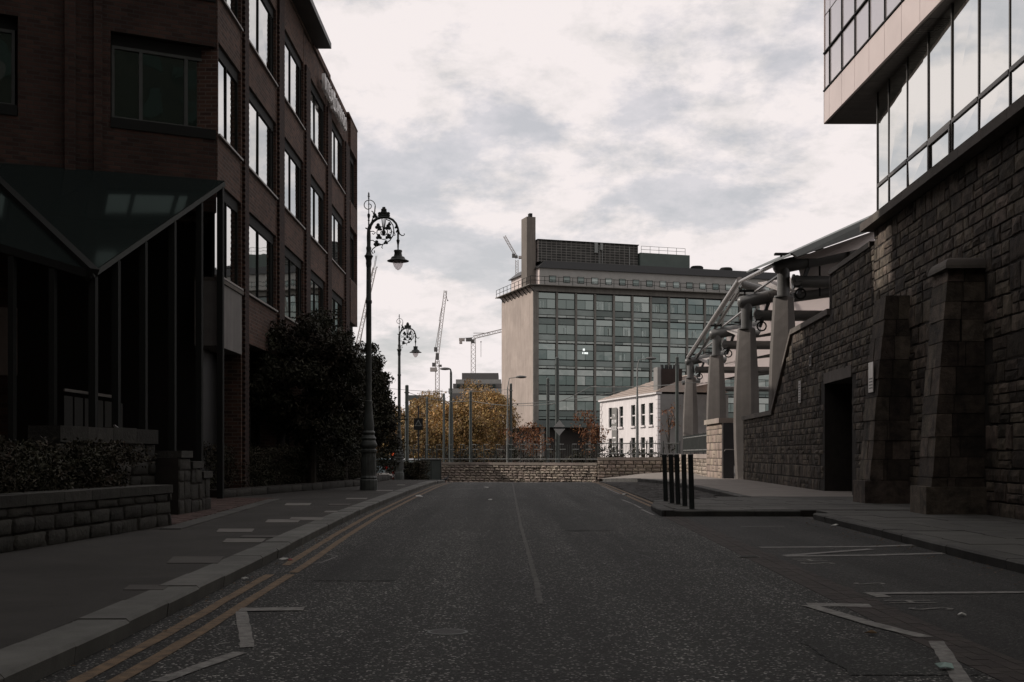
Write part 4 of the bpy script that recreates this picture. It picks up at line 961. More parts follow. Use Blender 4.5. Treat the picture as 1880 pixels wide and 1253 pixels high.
MB().tube([(-7.3, 22.2, 1.75), (-7.0, 24.2, 1.1), (-6.7, 24.6, 1.1), (-6.62, 24.75, 1.0)], .022, 8).build('rail', m_steel, hr, True)
for p in ((-7.15, 23.2, 1.4), (-6.72, 24.58, 1.08)): MB().tube([(p[0], p[1], .12), p], .018, 6).build('post', m_steel, hr, True)
br_ = thing('porch_balustrade', 'pale topped balustrade seen between the porch posts', 'balustrade', (-9, 25, 1))
p0, p1 = P(118, 716, 25.3), P(216, 730, 26.2)
MB().beam(p0, p1, .06, .06).build('top_rail', m_alu, br_)
for k in range(6):
    a = p0.lerp(p1, k / 5.3); b = p0.lerp(p1, (k + .82) / 5.3)
    plate3([a - Vector((0, 0, .12)), b - Vector((0, 0, .12)), b - Vector((0, 0, .85)), a - Vector((0, 0, .85))], .02, 'panel', mat('grey_balustrade', (.06, .062, .06), .6), br_)

# ------------------------------------------------------------------ ornate street lamps
m_globe = bpy.data.materials.new('globe_glass'); m_globe.use_nodes = True; _t = m_globe.node_tree; _t.nodes.remove(_t.nodes['Principled BSDF'])
_a = _t.nodes.new('ShaderNodeBsdfTransparent'); _a.inputs[0].default_value = (.9, .86, .86, 1); _c = _t.nodes.new('ShaderNodeBsdfTranslucent'); _c.inputs[0].default_value = (.8, .76, .75, 1)
_m = _t.nodes.new('ShaderNodeMixShader'); _m.inputs[0].default_value = .35; _t.links.new(_a.outputs[0], _m.inputs[1]); _t.links.new(_c.outputs[0], _m.inputs[2]); _t.links.new(_m.outputs[0], _t.nodes['Material Output'].inputs[0])
def lamp_post(loc, label, sc=1.0):
    x0, y0, z0 = loc
    t = thing('street_lamp', label, 'street lamp', loc, 'ornate swan-neck street lamps')
    K = .00213 * sc
    def q(zx, zy, dy=0.0): return (x0 + (zx - 165) * K, y0 + dy, z0 + (9.377 - .12) * sc - zy * K)
    c = (x0, y0, z0); s_ = sc
    MB().lathe([(.27 * s_, 0), (.27 * s_, .3 * s_), (.245 * s_, .34 * s_), (.26 * s_, .38 * s_), (.225 * s_, .44 * s_), (.215 * s_, 1.12 * s_), (.25 * s_, 1.16 * s_), (.26 * s_, 1.22 * s_), (.2 * s_, 1.27 * s_)], c, 12).build('plinth', m_irong, t)
    MB().lathe([(.2 * s_, 1.27 * s_), (.25 * s_, 1.33 * s_), (.26 * s_, 1.4 * s_), (.2 * s_, 1.52 * s_), (.23 * s_, 1.58 * s_), (.17 * s_, 1.68 * s_), (.2 * s_, 1.76 * s_), (.16 * s_, 1.82 * s_)], c, 16).build('base_moulding', m_irong, t, True)
    MB().lathe([(.15 * s_, 1.82 * s_), (.165 * s_, 1.92 * s_), (.13 * s_, 2.3 * s_), (.1 * s_, 2.62 * s_), (.11 * s_, 2.66 * s_), (.11 * s_, 2.72 * s_), (.09 * s_, 2.74 * s_)], c, 14).build('vase', m_irong, t, True)
    MB().lathe([(.088 * s_, 2.74 * s_), (.083 * s_, 5.7 * s_), (.1 * s_, 5.72 * s_), (.1 * s_, 5.8 * s_), (.08 * s_, 5.82 * s_), (.073 * s_, 6.8 * s_)], c, 12).build('shaft', m_irong, t, True)
    for k in range(8):                              # relief panels on the plinth
        a = 2 * math.pi * (k + .5) / 8
        MB().beam((x0 + .222 * s_ * math.cos(a), y0 + .222 * s_ * math.sin(a), z0 + .55 * s_), (x0 + .218 * s_ * math.cos(a), y0 + .218 * s_ * math.sin(a), z0 + 1.02 * s_), .1 * s_, .02 * s_, (math.cos(a), math.sin(a), 0)).build('relief_panel', m_irong, t)
    zc = lambda zy: (9.377 - .12) * sc - zy * K
    MB().lathe([(.075 * s_, zc(1150)), (.09 * s_, zc(1095)), (.085 * s_, zc(1050)), (.105 * s_, zc(1015)), (.14 * s_, zc(985)), (.09 * s_, zc(960)), (.07 * s_, zc(915)), (.085 * s_, zc(870)), (.06 * s_, zc(840)), (.065 * s_, zc(700)), (.055 * s_, zc(620)), (.03 * s_, zc(560))], c, 12).build('capital', m_iron, t, True)
    MB().lathe([(.022 * s_, zc(560)), (.02 * s_, zc(480)), (.04 * s_, zc(468)), (.018 * s_, zc(460)), (.045 * s_, zc(410)), (.045 * s_, zc(385)), (.015 * s_, zc(370)), (.014 * s_, zc(165)), (.03 * s_, zc(150)), (.012 * s_, zc(140)), (.045 * s_, zc(122)), (.014 * s_, zc(112)), (.03 * s_, zc(95)), (.004 * s_, zc(62))], c, 10).build('finial', m_iron, t, True)
    # main arch
    pts = [q(178, 600), q(190, 545), q(225, 490), q(280, 450), q(335, 432), q(390, 425), q(450, 435), q(510, 465), q(555, 515), q(582, 580), q(597, 650)]
    MB().tube(pts, [.045 * s_, .048 * s_, .046 * s_, .044 * s_, .042 * s_, .04 * s_, .038 * s_, .036 * s_, .034 * s_, .032 * s_, .03 * s_], 8).build('swan_neck', m_iron, t, True)
    MB().tube([q(597, 640), q(610, 670), q(640, 690), q(665, 690), q(680, 675), q(672, 662)], [.025 * s_, .02 * s_, .016 * s_, .014 * s_, .012 * s_, .016 * s_], 6).build('neck_curl', m_iron, t, True)
    def spiral(cx, cy, r0, r1, a0, turns, n=30, w=.014):
        P_ = []
        for i in range(n + 1):
            f = i / n; a = a0 + turns * 2 * math.pi * f; r = r0 + (r1 - r0) * f; P_.append(q(cx + r * math.cos(a), cy - r * math.sin(a)))
        return MB().tube(P_, w * s_, 6)
    spiral(372, 640, 128, 28, rad(60), -1.75, 44).build('inner_scroll', m_iron, t, True)
    MB().tube([q(410, 455), q(470, 480), q(512, 540), q(525, 610), q(515, 690), q(470, 760), q(400, 805), q(330, 825), q(270, 845), q(225, 880), q(205, 915), q(225, 950), q(250, 935), q(245, 905)], .016 * s_, 6).build('outer_scroll', m_iron, t, True)
    MB().tube([q(190, 630), q(230, 628), q(262, 650), q(235, 672), q(215, 660)], .014 * s_, 6).build('side_curl', m_iron, t, True)
    MB().tube([q(190, 760), q(225, 758), q(260, 790), q(330, 812), q(365, 830), q(350, 860), q(365, 875)], .014 * s_, 6).build('side_curl', m_iron, t, True)
    MB().tube([q(520, 600), q(535, 660), q(545, 685), q(525, 690)], .013 * s_, 6).build('side_curl', m_iron, t, True)
    MB().tube([q(465, 640), q(490, 655), q(500, 630), q(480, 620)], .013 * s_, 6).build('side_curl', m_iron, t, True)
    spiral(165, 260, 95, 18, rad(-8), 1.35, 34, .013).build('top_scroll', m_iron, t, True)
    MB().tube([q(258, 268), q(250, 350), q(225, 440), q(190, 540)], .018 * s_, 6).build('top_scroll_stem', m_iron, t, True)
    MB().tube([q(240, 400), q(225, 350), q(205, 338)], .016 * s_, 6).build('side_curl', m_iron, t, True)
    MB().tube([q(165, 640), q(145, 595), q(118, 580)], [.03 * s_, .02 * s_, .022 * s_], 6).build('side_curl', m_iron, t, True)
    # harp of tapering rods and leaf ornaments
    for (a, b) in ((350, 370), (370, 376), (395, 384), (412, 390)): MB().tube([q(a, 440), q(b, 610)], [.012 * s_, .012 * s_], 5).build('harp_rod', m_iron, t, True)
    MB().ellip(q(380, 645), (.065 * s_, .03 * s_, .085 * s_)).build('harp_boss', m_iron, t, True)
    def leafy(cx, cy, r, n=3, rot=90):
        for k in range(n):
            a = rad(rot + 360 * k / n); MB().ellip(q(cx + r * .55 * math.cos(a), cy - r * .55 * math.sin(a)), (r * K * .62, .022 * s_, r * K * .62), 8, 5).build('leaf_ornament', m_iron, t, True)
    for (cx, cy, r) in ((300, 560, 42), (440, 575, 40), (310, 710, 40), (448, 705, 40), (278, 805, 42), (410, 790, 30), (460, 525, 26), (255, 410, 36), (560, 570, 24), (575, 630, 22), (325, 595, 30)): leafy(cx, cy, r)
    for (cx, cy, r) in ((382, 300, 24), (382, 340, 42), (335, 390, 40), (432, 390, 40), (382, 385, 52)): leafy(cx, cy, r, 4, 45)
    # pendant lantern
    cl = (x0 + (586 - 165) * K, y0, z0)
    MB().lathe([(.02 * s_, zc(895)), (.028 * s_, zc(820)), (.05 * s_, zc(770)), (.055 * s_, zc(760)), (.03 * s_, zc(745)), (.03 * s_, zc(650))], cl, 10).build('drop_rod', m_iron, t, True)
    ln = MB().lathe([(.33 * s_, zc(1062)), (.335 * s_, zc(1052)), (.23 * s_, zc(1030)), (.2 * s_, zc(1000)), (.13 * s_, zc(985)), (.11 * s_, zc(940)), (.13 * s_, zc(915)), (.12 * s_, zc(900)), (.02 * s_, zc(893))], cl, 20).build('lantern_hood', m_iron, t, True)
    MB().lathe([(.01 * s_, zc(1188)), (.07 * s_, zc(1172)), (.125 * s_, zc(1135)), (.16 * s_, zc(1090)), (.166 * s_, zc(1064))], cl, 18).build('lantern_globe', m_globe, ln, True)
    return t
g = G(677, 900, .12); lamp_post((g.x, g.y, .118), 'nearest ornate iron swan-neck street lamp on the left footway')
p2 = P(733, 881, 66); lamp_post((p2.x, 66, p2.z), 'farther ornate iron swan-neck street lamp behind the first')

# ------------------------------------------------------------------ bollards
BL = [(1222.5, 921), (1234, 924.5), (1245, 926.5), (1257.5, 930), (1270.5, 935.5)]
nb = ['farthest of the row of five', 'second farthest of the five', 'middle one of the five', 'second nearest of the five', 'nearest of the row of five']
for (px, py), d in zip(BL, nb):
    g = G(px, py, .12); t = thing('bollard', 'slim black steel bollard, ' + d, 'bollard', (g.x, g.y, .12), 'black bollards at the pavement corner')
    lean = random.uniform(-.02, .0)
    MB().tube([(g.x, g.y, .1), (g.x + lean - .02, g.y, 1.2)], .053, 16).build('post', mat('bollard_black', (.03, .034, .034), .22, 0, 1, 0, 1, 0, .5), t, True)
    MB().tube([(g.x + lean - .02, g.y, 1.2), (g.x + lean - .02, g.y, 1.214), (g.x + lean - .02, g.y, 1.224)], [.056, .056, .043], 16).build('cap', m_steel, t, True)
    MB().lathe([(.1, -.02), (.1, .012), (.07, .016)], (g.x, g.y, .112), 14).build('base_ring', m_kerbd, t)

# ------------------------------------------------------------------ trees
def tree(name, label, base, h, crown, nclump, nleaf, lsize, m, seed, cl=.55, group=None, trunk_r=.12, clear=.3):
    t = thing(name, label, 'tree', base, group); r = random.Random(seed); b = Vector(base); C = []; cr = Vector(crown)
    cc = b + Vector((0, 0, h - cr.z))
    while len(C) < nclump:
        d = Vector((r.uniform(-1, 1), r.uniform(-1, 1), r.uniform(-1, 1)))
        if d.length > 1 or d.length < .25: continue
        k = .82 + .36 * math.sin(3.1 * d.x + seed) * math.cos(2.7 * d.z + seed * 2)
        p = cc + Vector((d.x * cr.x, d.y * cr.y, d.z * cr.z)) * k; s = cl * r.uniform(.55, 1.2); C.append((p.x, p.y, p.z, s, s, s * .75))
    put('crown', leaves_mesh('crown', C, nleaf, None, lsize, m, seed), t)
    top = cc + Vector((0, 0, cr.z * .3))
    MB().tube([b - Vector((0, 0, .1)), b.lerp(top, .35) + Vector((.03, 0, 0)), b.lerp(top, .7), top], [trunk_r * 1.25, trunk_r, trunk_r * .7, trunk_r * .3], 8).build('trunk', m_bark, t, True)
    for i in range(9):
        a = b.lerp(top, r.uniform(.35, .85)); c = C[r.randrange(len(C))]; e = Vector(c[:3]); mdp = a.lerp(e, .5) + Vector((0, 0, .12 * (e - a).length))
        MB().tube([a, mdp, e], [trunk_r * .45, trunk_r * .3, trunk_r * .1], 5).build('limb', m_bark, t, True)
    return t
tree('street_tree', 'dark bushy tree before the brick facade left of the nearest lamp', (-6.15, 37.5, .12), 6.1, (2.05, 2.2, 2.8), 215, 46000, .06, m_leaf, 3, .5)
tree('street_tree', 'dark shrubby tree overlapping the brick facade close behind the first', (-5.9, 43.0, .12), 5.5, (1.5, 1.9, 2.5), 150, 30000, .06, m_leaf, 5, .5)
tree('street_tree', 'dark rounded tree right behind the nearest lamp post', (-6.2, 54.5, .05), 6.0, (1.45, 1.7, 2.7), 160, 34000, .07, m_leaf, 9, .5)
for i, (px, ty, D, rx, lab, m_) in enumerate(((735, 752, 128, 5.2, 'golden autumn tree behind the farther street lamp', m_leafo), (775, 722, 150, 6.0, 'tall golden autumn tree behind the triangular warning sign', m_leafo), (825, 735, 140, 5.5, 'golden autumn tree left of the tall lamp standard', m_leafo),
        (866, 702, 165, 5.6, 'bronze autumn tree below the right hand tower crane', m_leafo), (893, 688, 172, 4.6, 'tall bronze autumn tree against the pale end wall', m_leafo), (700, 770, 118, 4.0, 'low golden autumn tree between the two lamp posts', m_leafo), (800, 730, 170, 6.5, 'golden autumn tree standing below the luffing crane', m_leafo), (845, 725, 130, 4.0, 'broad olive and gold tree behind the railing', m_leafo))):
    top = P(px, ty, D).z; tree('autumn_tree', lab, ((px - CX) * D / F, D, -.62), top + .62, (rx, rx * .8, (top + .6) * .5), 170, 17000, .15, m_, 40 + i, 1.35, 'autumn trees across the junction', .22)
for i, (px, ty, D, rx, hz) in enumerate(((960, 760, 88, 1.5, 1.4), (985, 782, 90, 1.3, 1.2), (1078, 745, 92, 1.3, 1.6), (1095, 778, 93, 1.2, 1.2), (1228, 735, 96, 1.1, 1.6))):
    top = P(px, ty, D).z; tree('young_russet_tree', ['thin russet sapling before the pale end wall', 'bushy russet sapling below the corner of the pale wall', 'russet sapling left of the white house', 'small russet sapling at the edge of the white house', 'sparse bronze sapling before the grey gable'][i], ((px - CX) * D / F, D, -.6), top + .6, (rx, rx, hz), 24, 700 if i != 4 else 260, .085, m_leafr, 70 + i, .5, 'russet saplings on the tram platform', .06)

# ------------------------------------------------------------------ cross wall with railing
def zg(x): return zr(77) + .02
cw = thing('rusticated_wall', 'low rusticated stone wall with pale coping closing the street', 'wall', (0, 77, -.6))
wl = Vector((math.cos(rad(-30)), math.sin(rad(-30)), 0)); wn = Vector((-math.sin(rad(30)), -math.cos(rad(30)), 0))
pA = Vector((-6.4, 80.0, 0)); lenA = (5.45 - pA.x) / wl.x; CA = Fr(pA, wl, wn)
mb = MB(); CA.box(mb, 0, lenA, -.4, 0, -.8, .52); mb.build('wall_core', m_mortar, cw)
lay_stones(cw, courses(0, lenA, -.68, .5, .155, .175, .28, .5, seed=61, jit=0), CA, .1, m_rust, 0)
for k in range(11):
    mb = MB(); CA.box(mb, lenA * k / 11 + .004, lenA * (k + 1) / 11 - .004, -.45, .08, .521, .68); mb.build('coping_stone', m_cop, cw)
pB = CA.p(lenA, 0, 0); wl2 = Vector((math.cos(rad(-4)), math.sin(rad(-4)), 0)); wn2 = Vector((-math.sin(rad(4)), -math.cos(rad(4)), 0))
cw2 = thing('rusticated_wall', 'higher dark rusticated wall section between the step and the pier', 'wall', (8, 74, -.3))
CB = Fr(pB + wn2 * .12, wl2, wn2); lenB = 5.0
mb = MB(); CB.box(mb, 0, lenB, -.5, 0, -.8, .84); mb.build('wall_core', m_mortar, cw2)
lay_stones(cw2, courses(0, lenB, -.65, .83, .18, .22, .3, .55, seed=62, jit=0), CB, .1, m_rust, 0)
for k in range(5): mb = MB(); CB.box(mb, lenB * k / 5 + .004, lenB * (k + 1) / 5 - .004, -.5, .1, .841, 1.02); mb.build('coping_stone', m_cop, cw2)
pC = CB.p(lenB, 0, 0); CC = Fr((9.72, 58.02), (pC.x - 9.72, pC.y - 58.02), (-1, (pC.x - 9.72) / (pC.y - 58.02)))
lenC = math.hypot(pC.x - 9.72, pC.y - 58.02)
cw3 = thing('rusticated_wall', 'short sunlit rusticated wall joining the stone pier', 'wall', (9.8, 65, 0))
mb = MB(); CC.box(mb, 0, lenC, -.4, 0, -.6, 1.0); mb.build('wall_core', m_mortar, cw3)
lay_stones(cw3, courses(0, lenC, -.4, 1.0, .18, .22, .3, .55, seed=63, jit=0), CC, .07, m_rust, 0)
for k in range(10): mb = MB(); CC.box(mb, lenC * k / 10 + .004, lenC * (k + 1) / 10 - .004, -.45, .1, 1.001, 1.22); mb.build('coping_stone', m_cop, cw3)
def railing(label, f, L_, z0, h, npost, bars=.14, curl=True, wave=0):
    t = thing('railing', label, 'railing', f.p(L_ / 2, -.2, z0))
    for k in range(npost + 1):
        p = f.p(L_ * k / npost, -.2, z0); MB().tube([p, p + Vector((0, 0, h))], .03, 6).build('post', m_iron, t)
        if curl:
            q_ = p + Vector((0, 0, h)); w_ = min(.55, L_ / npost * .5)
            a = f.d * w_; MB().tube([q_ - Vector((0, 0, .32)), q_ - Vector((0, 0, .32)) + a], .022, 5).build('upper_rail', m_poleg, t)
            MB().tube([q_, q_ + a * .7], .018, 5).build('top_curl', m_poleg, t)
    MB().tube([f.p(0, -.2, z0 + .22), f.p(L_, -.2, z0 + .22)], .028, 6).build('bottom_rail', m_poleg, t)
    if not curl: MB().tube([f.p(0, -.2, z0 + h - .15), f.p(L_, -.2, z0 + h - .15)], .028, 6).build('top_rail', m_poleg, t)
    mb = MB(); u = 0; i = 0
    while u < L_:
        lean = .12 * math.sin(u * 1.9) if wave else 0; hh = h - .02 + .12 * math.sin(u * 2.3 + 1) * wave
        mb.tube([f.p(u, -.2, z0 + .1), f.p(u + lean, -.2, z0 + hh)], .011, 4); u += bars
    mb.build('bars', m_iron, t, kind='stuff')
railing('dark iron railing with curled rails along the low stone wall', CA, lenA, .68, 1.15, 15, .16)
railing('wavy barred iron railing on the higher dark wall', CB, lenB, 1.02, 1.0, 5, .1, False, 1)
railing('short iron railing above the sunlit wall by the pier', CC, lenC, 1.22, 1.1, 7, .16, False, 0)

# ------------------------------------------------------------------ tram poles, lamp standards, wires
def tram_pole(px, ty, D, label, r=.095, sub=None):
    top = P(px, ty, D); t = thing('tram_pole', label, 'pole', (top.x, D, -.6), 'tram line poles')
    MB().tube([(top.x, D, -.62), (top.x, D, top.z)], [r, r * .9], 10).build('shaft', m_pole, t, True)
    MB().lathe([(r * 1.5, 0), (r * 1.5, .25), (r * 1.1, .3)], (top.x, D, -.62), 10).build('collar', m_pole, t)
    MB().box(top.x - r * 1.2, top.x + r * 1.2, D - .1, D + .1, top.z - .5, top.z - .42).build('band', m_poleg, t)
    MB().lathe([(r, 0), (r * .7, .06), (.01, .08)], (top.x, D, top.z), 10).build('cap', m_pole, t, True)
    return top
tp = [tram_pole(747, 709, 84, 'dark green tram pole just right of the farther lamp', .14), tram_pole(784, 730, 96, 'thin dark tram pole right of the triangular sign'), tram_pole(815, 724, 100, 'tram pole close left of the tall lamp standard', .1), tram_pole(864, 719, 94, 'tram pole between the tall standard and the pale wall', .12),
      tram_pole(938, 706, 90, 'dark green tram pole before the pale end wall', .11), tram_pole(1006, 696, 92, 'tram pole before the leftmost window bays', .13), tram_pole(1023, 658, 88, 'tallest tram pole with bright bracket before the glass facade', .15), tram_pole(1243, 657, 84, 'grey tram pole beside the concrete fins', .13)]
def std(px, D, ty, head, label, m=m_pole, r=.07):
    top = P(px, ty, D); t = thing('lamp_standard', label, 'street lamp', (top.x, D, -.6)); h = P(head[0], head[1], D)
    MB().tube([(top.x, D, -.62), (top.x, D, top.z * .55), (top.x, D, top.z * .78), (top.x, D, top.z)], [r * 1.9, r * 1.7, r, r * .9], 10).build('shaft', m, t, True)
    e = Vector((h.x, D, h.z)); T0 = Vector((top.x, D, top.z)); md = T0.lerp(e, .15) + Vector((0, 0, (e.z - T0.z) * .75))
    MB().tube([T0, md, e], [r * .8, r * .6, r * .5], 8).build('arm', m, t, True)
    sgn = 1 if e.x > T0.x else -1
    MB().ellip((e.x + sgn * .2, D, e.z + .02), (.42, .16, .11)).build('lamp_head', m_steel, t, True)
std(828, 92, 684, (822, 678), 'tall lamp standard with hooded head leaning left', m_pole, .1)
std(932, 90, 712, (952, 693), 'thin curved lamp standard before the pale end wall', m_poleg, .05); std(1170, 88, 676, (1190, 659), 'thin curved lamp standard before the white house', m_poleg, .06)
def wire(a, b, label, sag=.3, r=.02):
    a = Vector(a); b = Vector(b); t = MB().tube([a.lerp(b, i / 10) - Vector((0, 0, sag * 4 * (i / 10) * (1 - i / 10))) for i in range(11)], r, 5).build('overhead_wire', m_poleg); t['label'] = label; t['category'] = 'wire'; t['group'] = 'overhead tram wires'
wire(P(747, 720, 84), P(864, 736, 94), 'overhead wire running from the pole by the farther lamp'); wire(P(864, 736, 94), P(1023, 740, 88), 'overhead wire crossing the pale end wall'); wire(P(1006, 745, 92), P(1085, 710, 90), 'rising overhead wire before the dark lower windows', .1, .03)
wire(P(1085, 710, 90), P(1243, 706, 84), 'straight overhead wire passing before the white house roof', .1, .025); wire(P(938, 742, 90), P(1142, 718, 90), 'slanting overhead wire reaching the house roof edge', .2, .025); wire(P(1243, 702, 84), P(1420, 700, 84), 'overhead wire running right behind the concrete fins', .1); wire(P(938, 715, 90), P(700, 712, 84), 'long overhead wire across the autumn trees', .25, .015)
# signs
sgn = thing('warning_sign', 'dark square board with triangular warning sign on a pole', 'sign', P(768, 880, 72)); c = P(768, 779, 72)
MB().box(c.x - .27, c.x + .27, 72, 72.03, c.z - .36, c.z + .36).build('board', m_black, sgn); MB().prism([(-.2, -.17), (.2, -.17), (0, .18)], 0, .01)
mb = MB(); b_ = c + Vector((0, -.012, .08)); mb.v = [tuple(b_ + Vector(v)) for v in ((-.22, 0, -.2), (.22, 0, -.2), (0, 0, .2), (-.22, .01, -.2), (.22, .01, -.2), (0, .01, .2))]; mb.f = [(0, 1, 2), (5, 4, 3), (0, 3, 4, 1), (1, 4, 5, 2), (2, 5, 3, 0)]; mb.build('triangle', m_poleg, sgn)
b_ = c + Vector((0, -.02, .05)); mb = MB(); mb.v = [tuple(b_ + Vector(v)) for v in ((-.14, 0, -.12), (.14, 0, -.12), (0, 0, .13), (-.14, .007, -.12), (.14, .007, -.12), (0, .007, .13))]; mb.f = [(0, 1, 2), (5, 4, 3), (0, 3, 4, 1), (1, 4, 5, 2), (2, 5, 3, 0)]; mb.build('inner_triangle', m_iron, sgn)
MB().tube([(c.x, 72.06, zr(72)), (c.x, 72.06, c.z + 1.1)], .045, 8).build('pole', m_black, sgn)
dg = thing('diamond_sign', 'grey diamond sign split by a dark bar on the tram platform', 'sign', P(1025, 845, 87)); c = P(1027, 786, 87)
for s_ in (1, -1):
    mb = MB(); mb.v = [tuple(c + Vector((a * .42, 0, s_ * (b * .5 + .07)))) for a, b in ((-1, 0), (1, 0), (0, 1))]; mb.v += [(v[0], v[1] + .03, v[2]) for v in mb.v]; mb.f = [(0, 1, 2), (5, 4, 3), (0, 3, 4, 1), (1, 4, 5, 2), (2, 5, 3, 0)]; mb.build('triangle', mat('sign_grey', (.3, .3, .29), .5), dg)
MB().box(c.x - .4, c.x + .4, 86.99, 87.03, c.z - .06, c.z + .06).build('bar', m_black, dg); MB().tube([(c.x, 87.1, -.6), (c.x, 87.1, c.z + .4)], .05, 8).build('pole', m_pole, dg)

# ------------------------------------------------------------------ white public house
hs = thing('white_house', 'white rendered two storey house with stone quoins, hipped tan roof and banner', 'house', (11, 110, -.6))
hA = Vector((9.1, 118, 0)); hB = Vector((12.75, 102, 0)); hd = (hB - hA); hl = hd.length; hd.normalize(); hn = Vector((hd.y, -hd.x, 0)); hn = hn if hn.x < 0 else -hn
HF = Fr(hA, hd, hn); GW = 6.4
m_render = mat('white_render', (.70, .67, .66), .8, .1, 1.2, .05, 30, streak=.1); m_gable = mat('grey_render', (.24, .235, .225), .9, .25, 1.0)
m_tile = mat('tan_slates', (.30, .25, .215), .85, .2, 3, .1, 20)
HZ0, HZ1 = -.6, 6.35
wx = [(2.6, 3.7), (5.9, 7.0), (9.3, 10.45), (12.0, 13.1), (14.1, 15.2)]
rowsH = [(.7, 2.7), (3.75, 5.65)]
def opens(a, b): return None
cuts = [0] + [v for w in wx for v in w] + [hl]
for i in range(0, len(cuts), 2):
    mb = MB(); HF.box(mb, cuts[i], cuts[i + 1], -.4, 0, HZ0, HZ1); mb.build('wall', m_render, hs)
for (a, b) in wx:
    for (z0, z1) in ((HZ0, rowsH[0][0]), (rowsH[0][1], rowsH[1][0]), (rowsH[1][1], HZ1)):
        mb = MB(); HF.box(mb, a + .001, b - .001, -.4, -.001, z0, z1); mb.build('wall', m_render, hs)
    for (z0, z1) in rowsH:
        f = window(hs, HF, a, b, -.14, z0, z1, (1,), m_dglass, m_frame, False, False, .05, .06)
        mb = MB(); HF.box(mb, a + .05, b - .05, -.16, -.11, (z0 + z1) / 2 - .05, (z0 + z1) / 2 + .05); mb.build('sash_bar', m_render, f)
        mb = MB(); HF.box(mb, a - .12, b + .12, -.1, .14, z0 - .16, z0 - .002); mb.build('sill', m_render, f)
mb = MB(); HF.box(mb, .02, hl, -GW, -.41, HZ0, HZ1 - .05); mb.build('gable_wall', m_gable, hs)
mb = MB(); HF.box(mb, hl + .0015, hl + .02, -GW, -.02, HZ0, HZ1 - .01); mb.build('gable_face', m_gable, hs)
for e in (0, 1):
    z = HZ0; k = 0
    while z < HZ1 - .3:
        w_ = .55 if k % 2 else .35; u0, u1 = (-.03, w_) if e == 0 else (hl - w_, hl + .03)
        mb = MB(); HF.box(mb, u0, u1, -.2, .05, z + .02, z + .36); mb.build('quoin', m_render, hs); z += .38; k += 1
mb = MB(); HF.box(mb, -.15, hl + .1, -.3, .22, HZ1 + .001, HZ1 + .16); mb.build('gutter', m_render, hs)
rz = HZ1 + 1.75
a, b, c, d, e, f_ = HF.p(-.15, .25, HZ1 + .165), HF.p(hl + .15, .25, HZ1 + .165), HF.p(hl + .15, -GW, HZ1 + .165), HF.p(-.15, -GW, HZ1 + .165), HF.p(6.5, -GW / 2, rz), HF.p(hl - .6, -GW / 2, rz)
mb = MB(); mb.v = [tuple(x) for x in (a, b, c, d, e, f_)]; mb.f = [(0, 1, 5, 4), (1, 2, 5), (2, 3, 4, 5), (3, 0, 4), (3, 2, 1, 0)]; rfo = mb.build('roof', m_tile, hs)
for k in range(1, 7):
    p_ = a.lerp(e, k / 7); q_ = b.lerp(f_, k / 7); MB().beam(p_ + Vector((0, 0, .03)), q_ + Vector((0, 0, .03)), .05, .03).build('slate_course', m_tile, rfo)
mb = MB(); HF.box(mb, hl - 1.5, hl - .3, -2.3, -.45, HZ1 + .2, HZ1 + 2.15); ch = mb.build('chimney', mat('dark_chimney_brick', (.04, .028, .024), .9, .3, 2), rfo)
for k in range(9):
    p_ = HF.p(hl - .75 - .3 * (k % 2), -.6 - k * .19, HZ1 + 2.15); MB().lathe([(.12, 0), (.1, .35), (.13, .38)], p_, 8).build('chimney_pot', m_black, ch)
mb = MB(); HF.box(mb, hl - 1.4, hl - .4, -.44, -.1, HZ1 + .2, HZ1 + 2.3); mb.build('chimney_stack', m_gable, rfo)
# banner
bn = thing('pub_banner', 'long grey banner with shop name hanging on the white house', 'banner', HF.p(4.8, .1, 1)); m_ban = mat('banner_grey', (.17, .17, .16), .8)
mb = MB(); HF.box(mb, 4.0, 5.5, .1, .14, .4, 5.6); mb.build('cloth', m_ban, bn)
for k, (wd, sz) in enumerate((('THE', .42), ('BREW', .55), ('DOCK', .55))):
    cu = bpy.data.curves.new('t', 'FONT'); cu.body = wd; cu.size = sz; cu.extrude = .01; cu.align_x = 'CENTER'; cu.resolution_u = 2; o = bpy.data.objects.new('t', cu); COL.objects.link(o); bpy.context.view_layer.update()
    me = bpy.data.meshes.new_from_object(o.evaluated_get(bpy.context.evaluated_depsgraph_get())); bpy.data.objects.remove(o); me.materials.append(m_sign)
    pp = HF.p(4.75, .155, 4.7 - k * .62); mw = Matrix(((hd.x, 0, hn.x, pp.x), (hd.y, 0, hn.y, pp.y), (0, 1, 0, pp.z), (0, 0, 0, 1))); put('banner_text', me, bn, mw)
for k in range(5):
    mb = MB(); HF.box(mb, 4.3, 5.2, .1405, .15, 2.7 - k * .42, 2.82 - k * .42); mb.build('text_line', m_sign, bn)

# ------------------------------------------------------------------ large modern office block across the junction
of = thing('modern_office_block', 'large office block with glazed grid front, blank pale end wall and rooftop plant', 'building', (20, 200, -.6))
TH = rad(18); od = Vector((math.cos(TH), math.sin(TH), 0)); on = Vector((math.sin(TH), -math.cos(TH), 0))
oo = P(979, 834, 190); OB = Fr(oo, od, on); BW = 3.28; NB = 14; LB = BW * NB + .7
m_end = mat('pale_end_cladding', (.42, .357, .312), .8, .25, .25, .05, 20, streak=.22)
m_grid = mat('concrete_grid', (.2, .19, .17), .8, .25, .8, 0, 1, streak=.2); m_att = mat('attic_tile', (.30, .295, .275), .7, .15, 1)
m_opn = [glazing('office_glass_%d' % i, (.6 + .05 * i, .72 + .03 * i, .68 + .03 * i), .16 + .05 * i, d, wav=.05, wsc=.3) for i, d in enumerate([(.012, .018, .017), (.03, .045, .043), (.07, .095, .09), (.02, .028, .026)])]
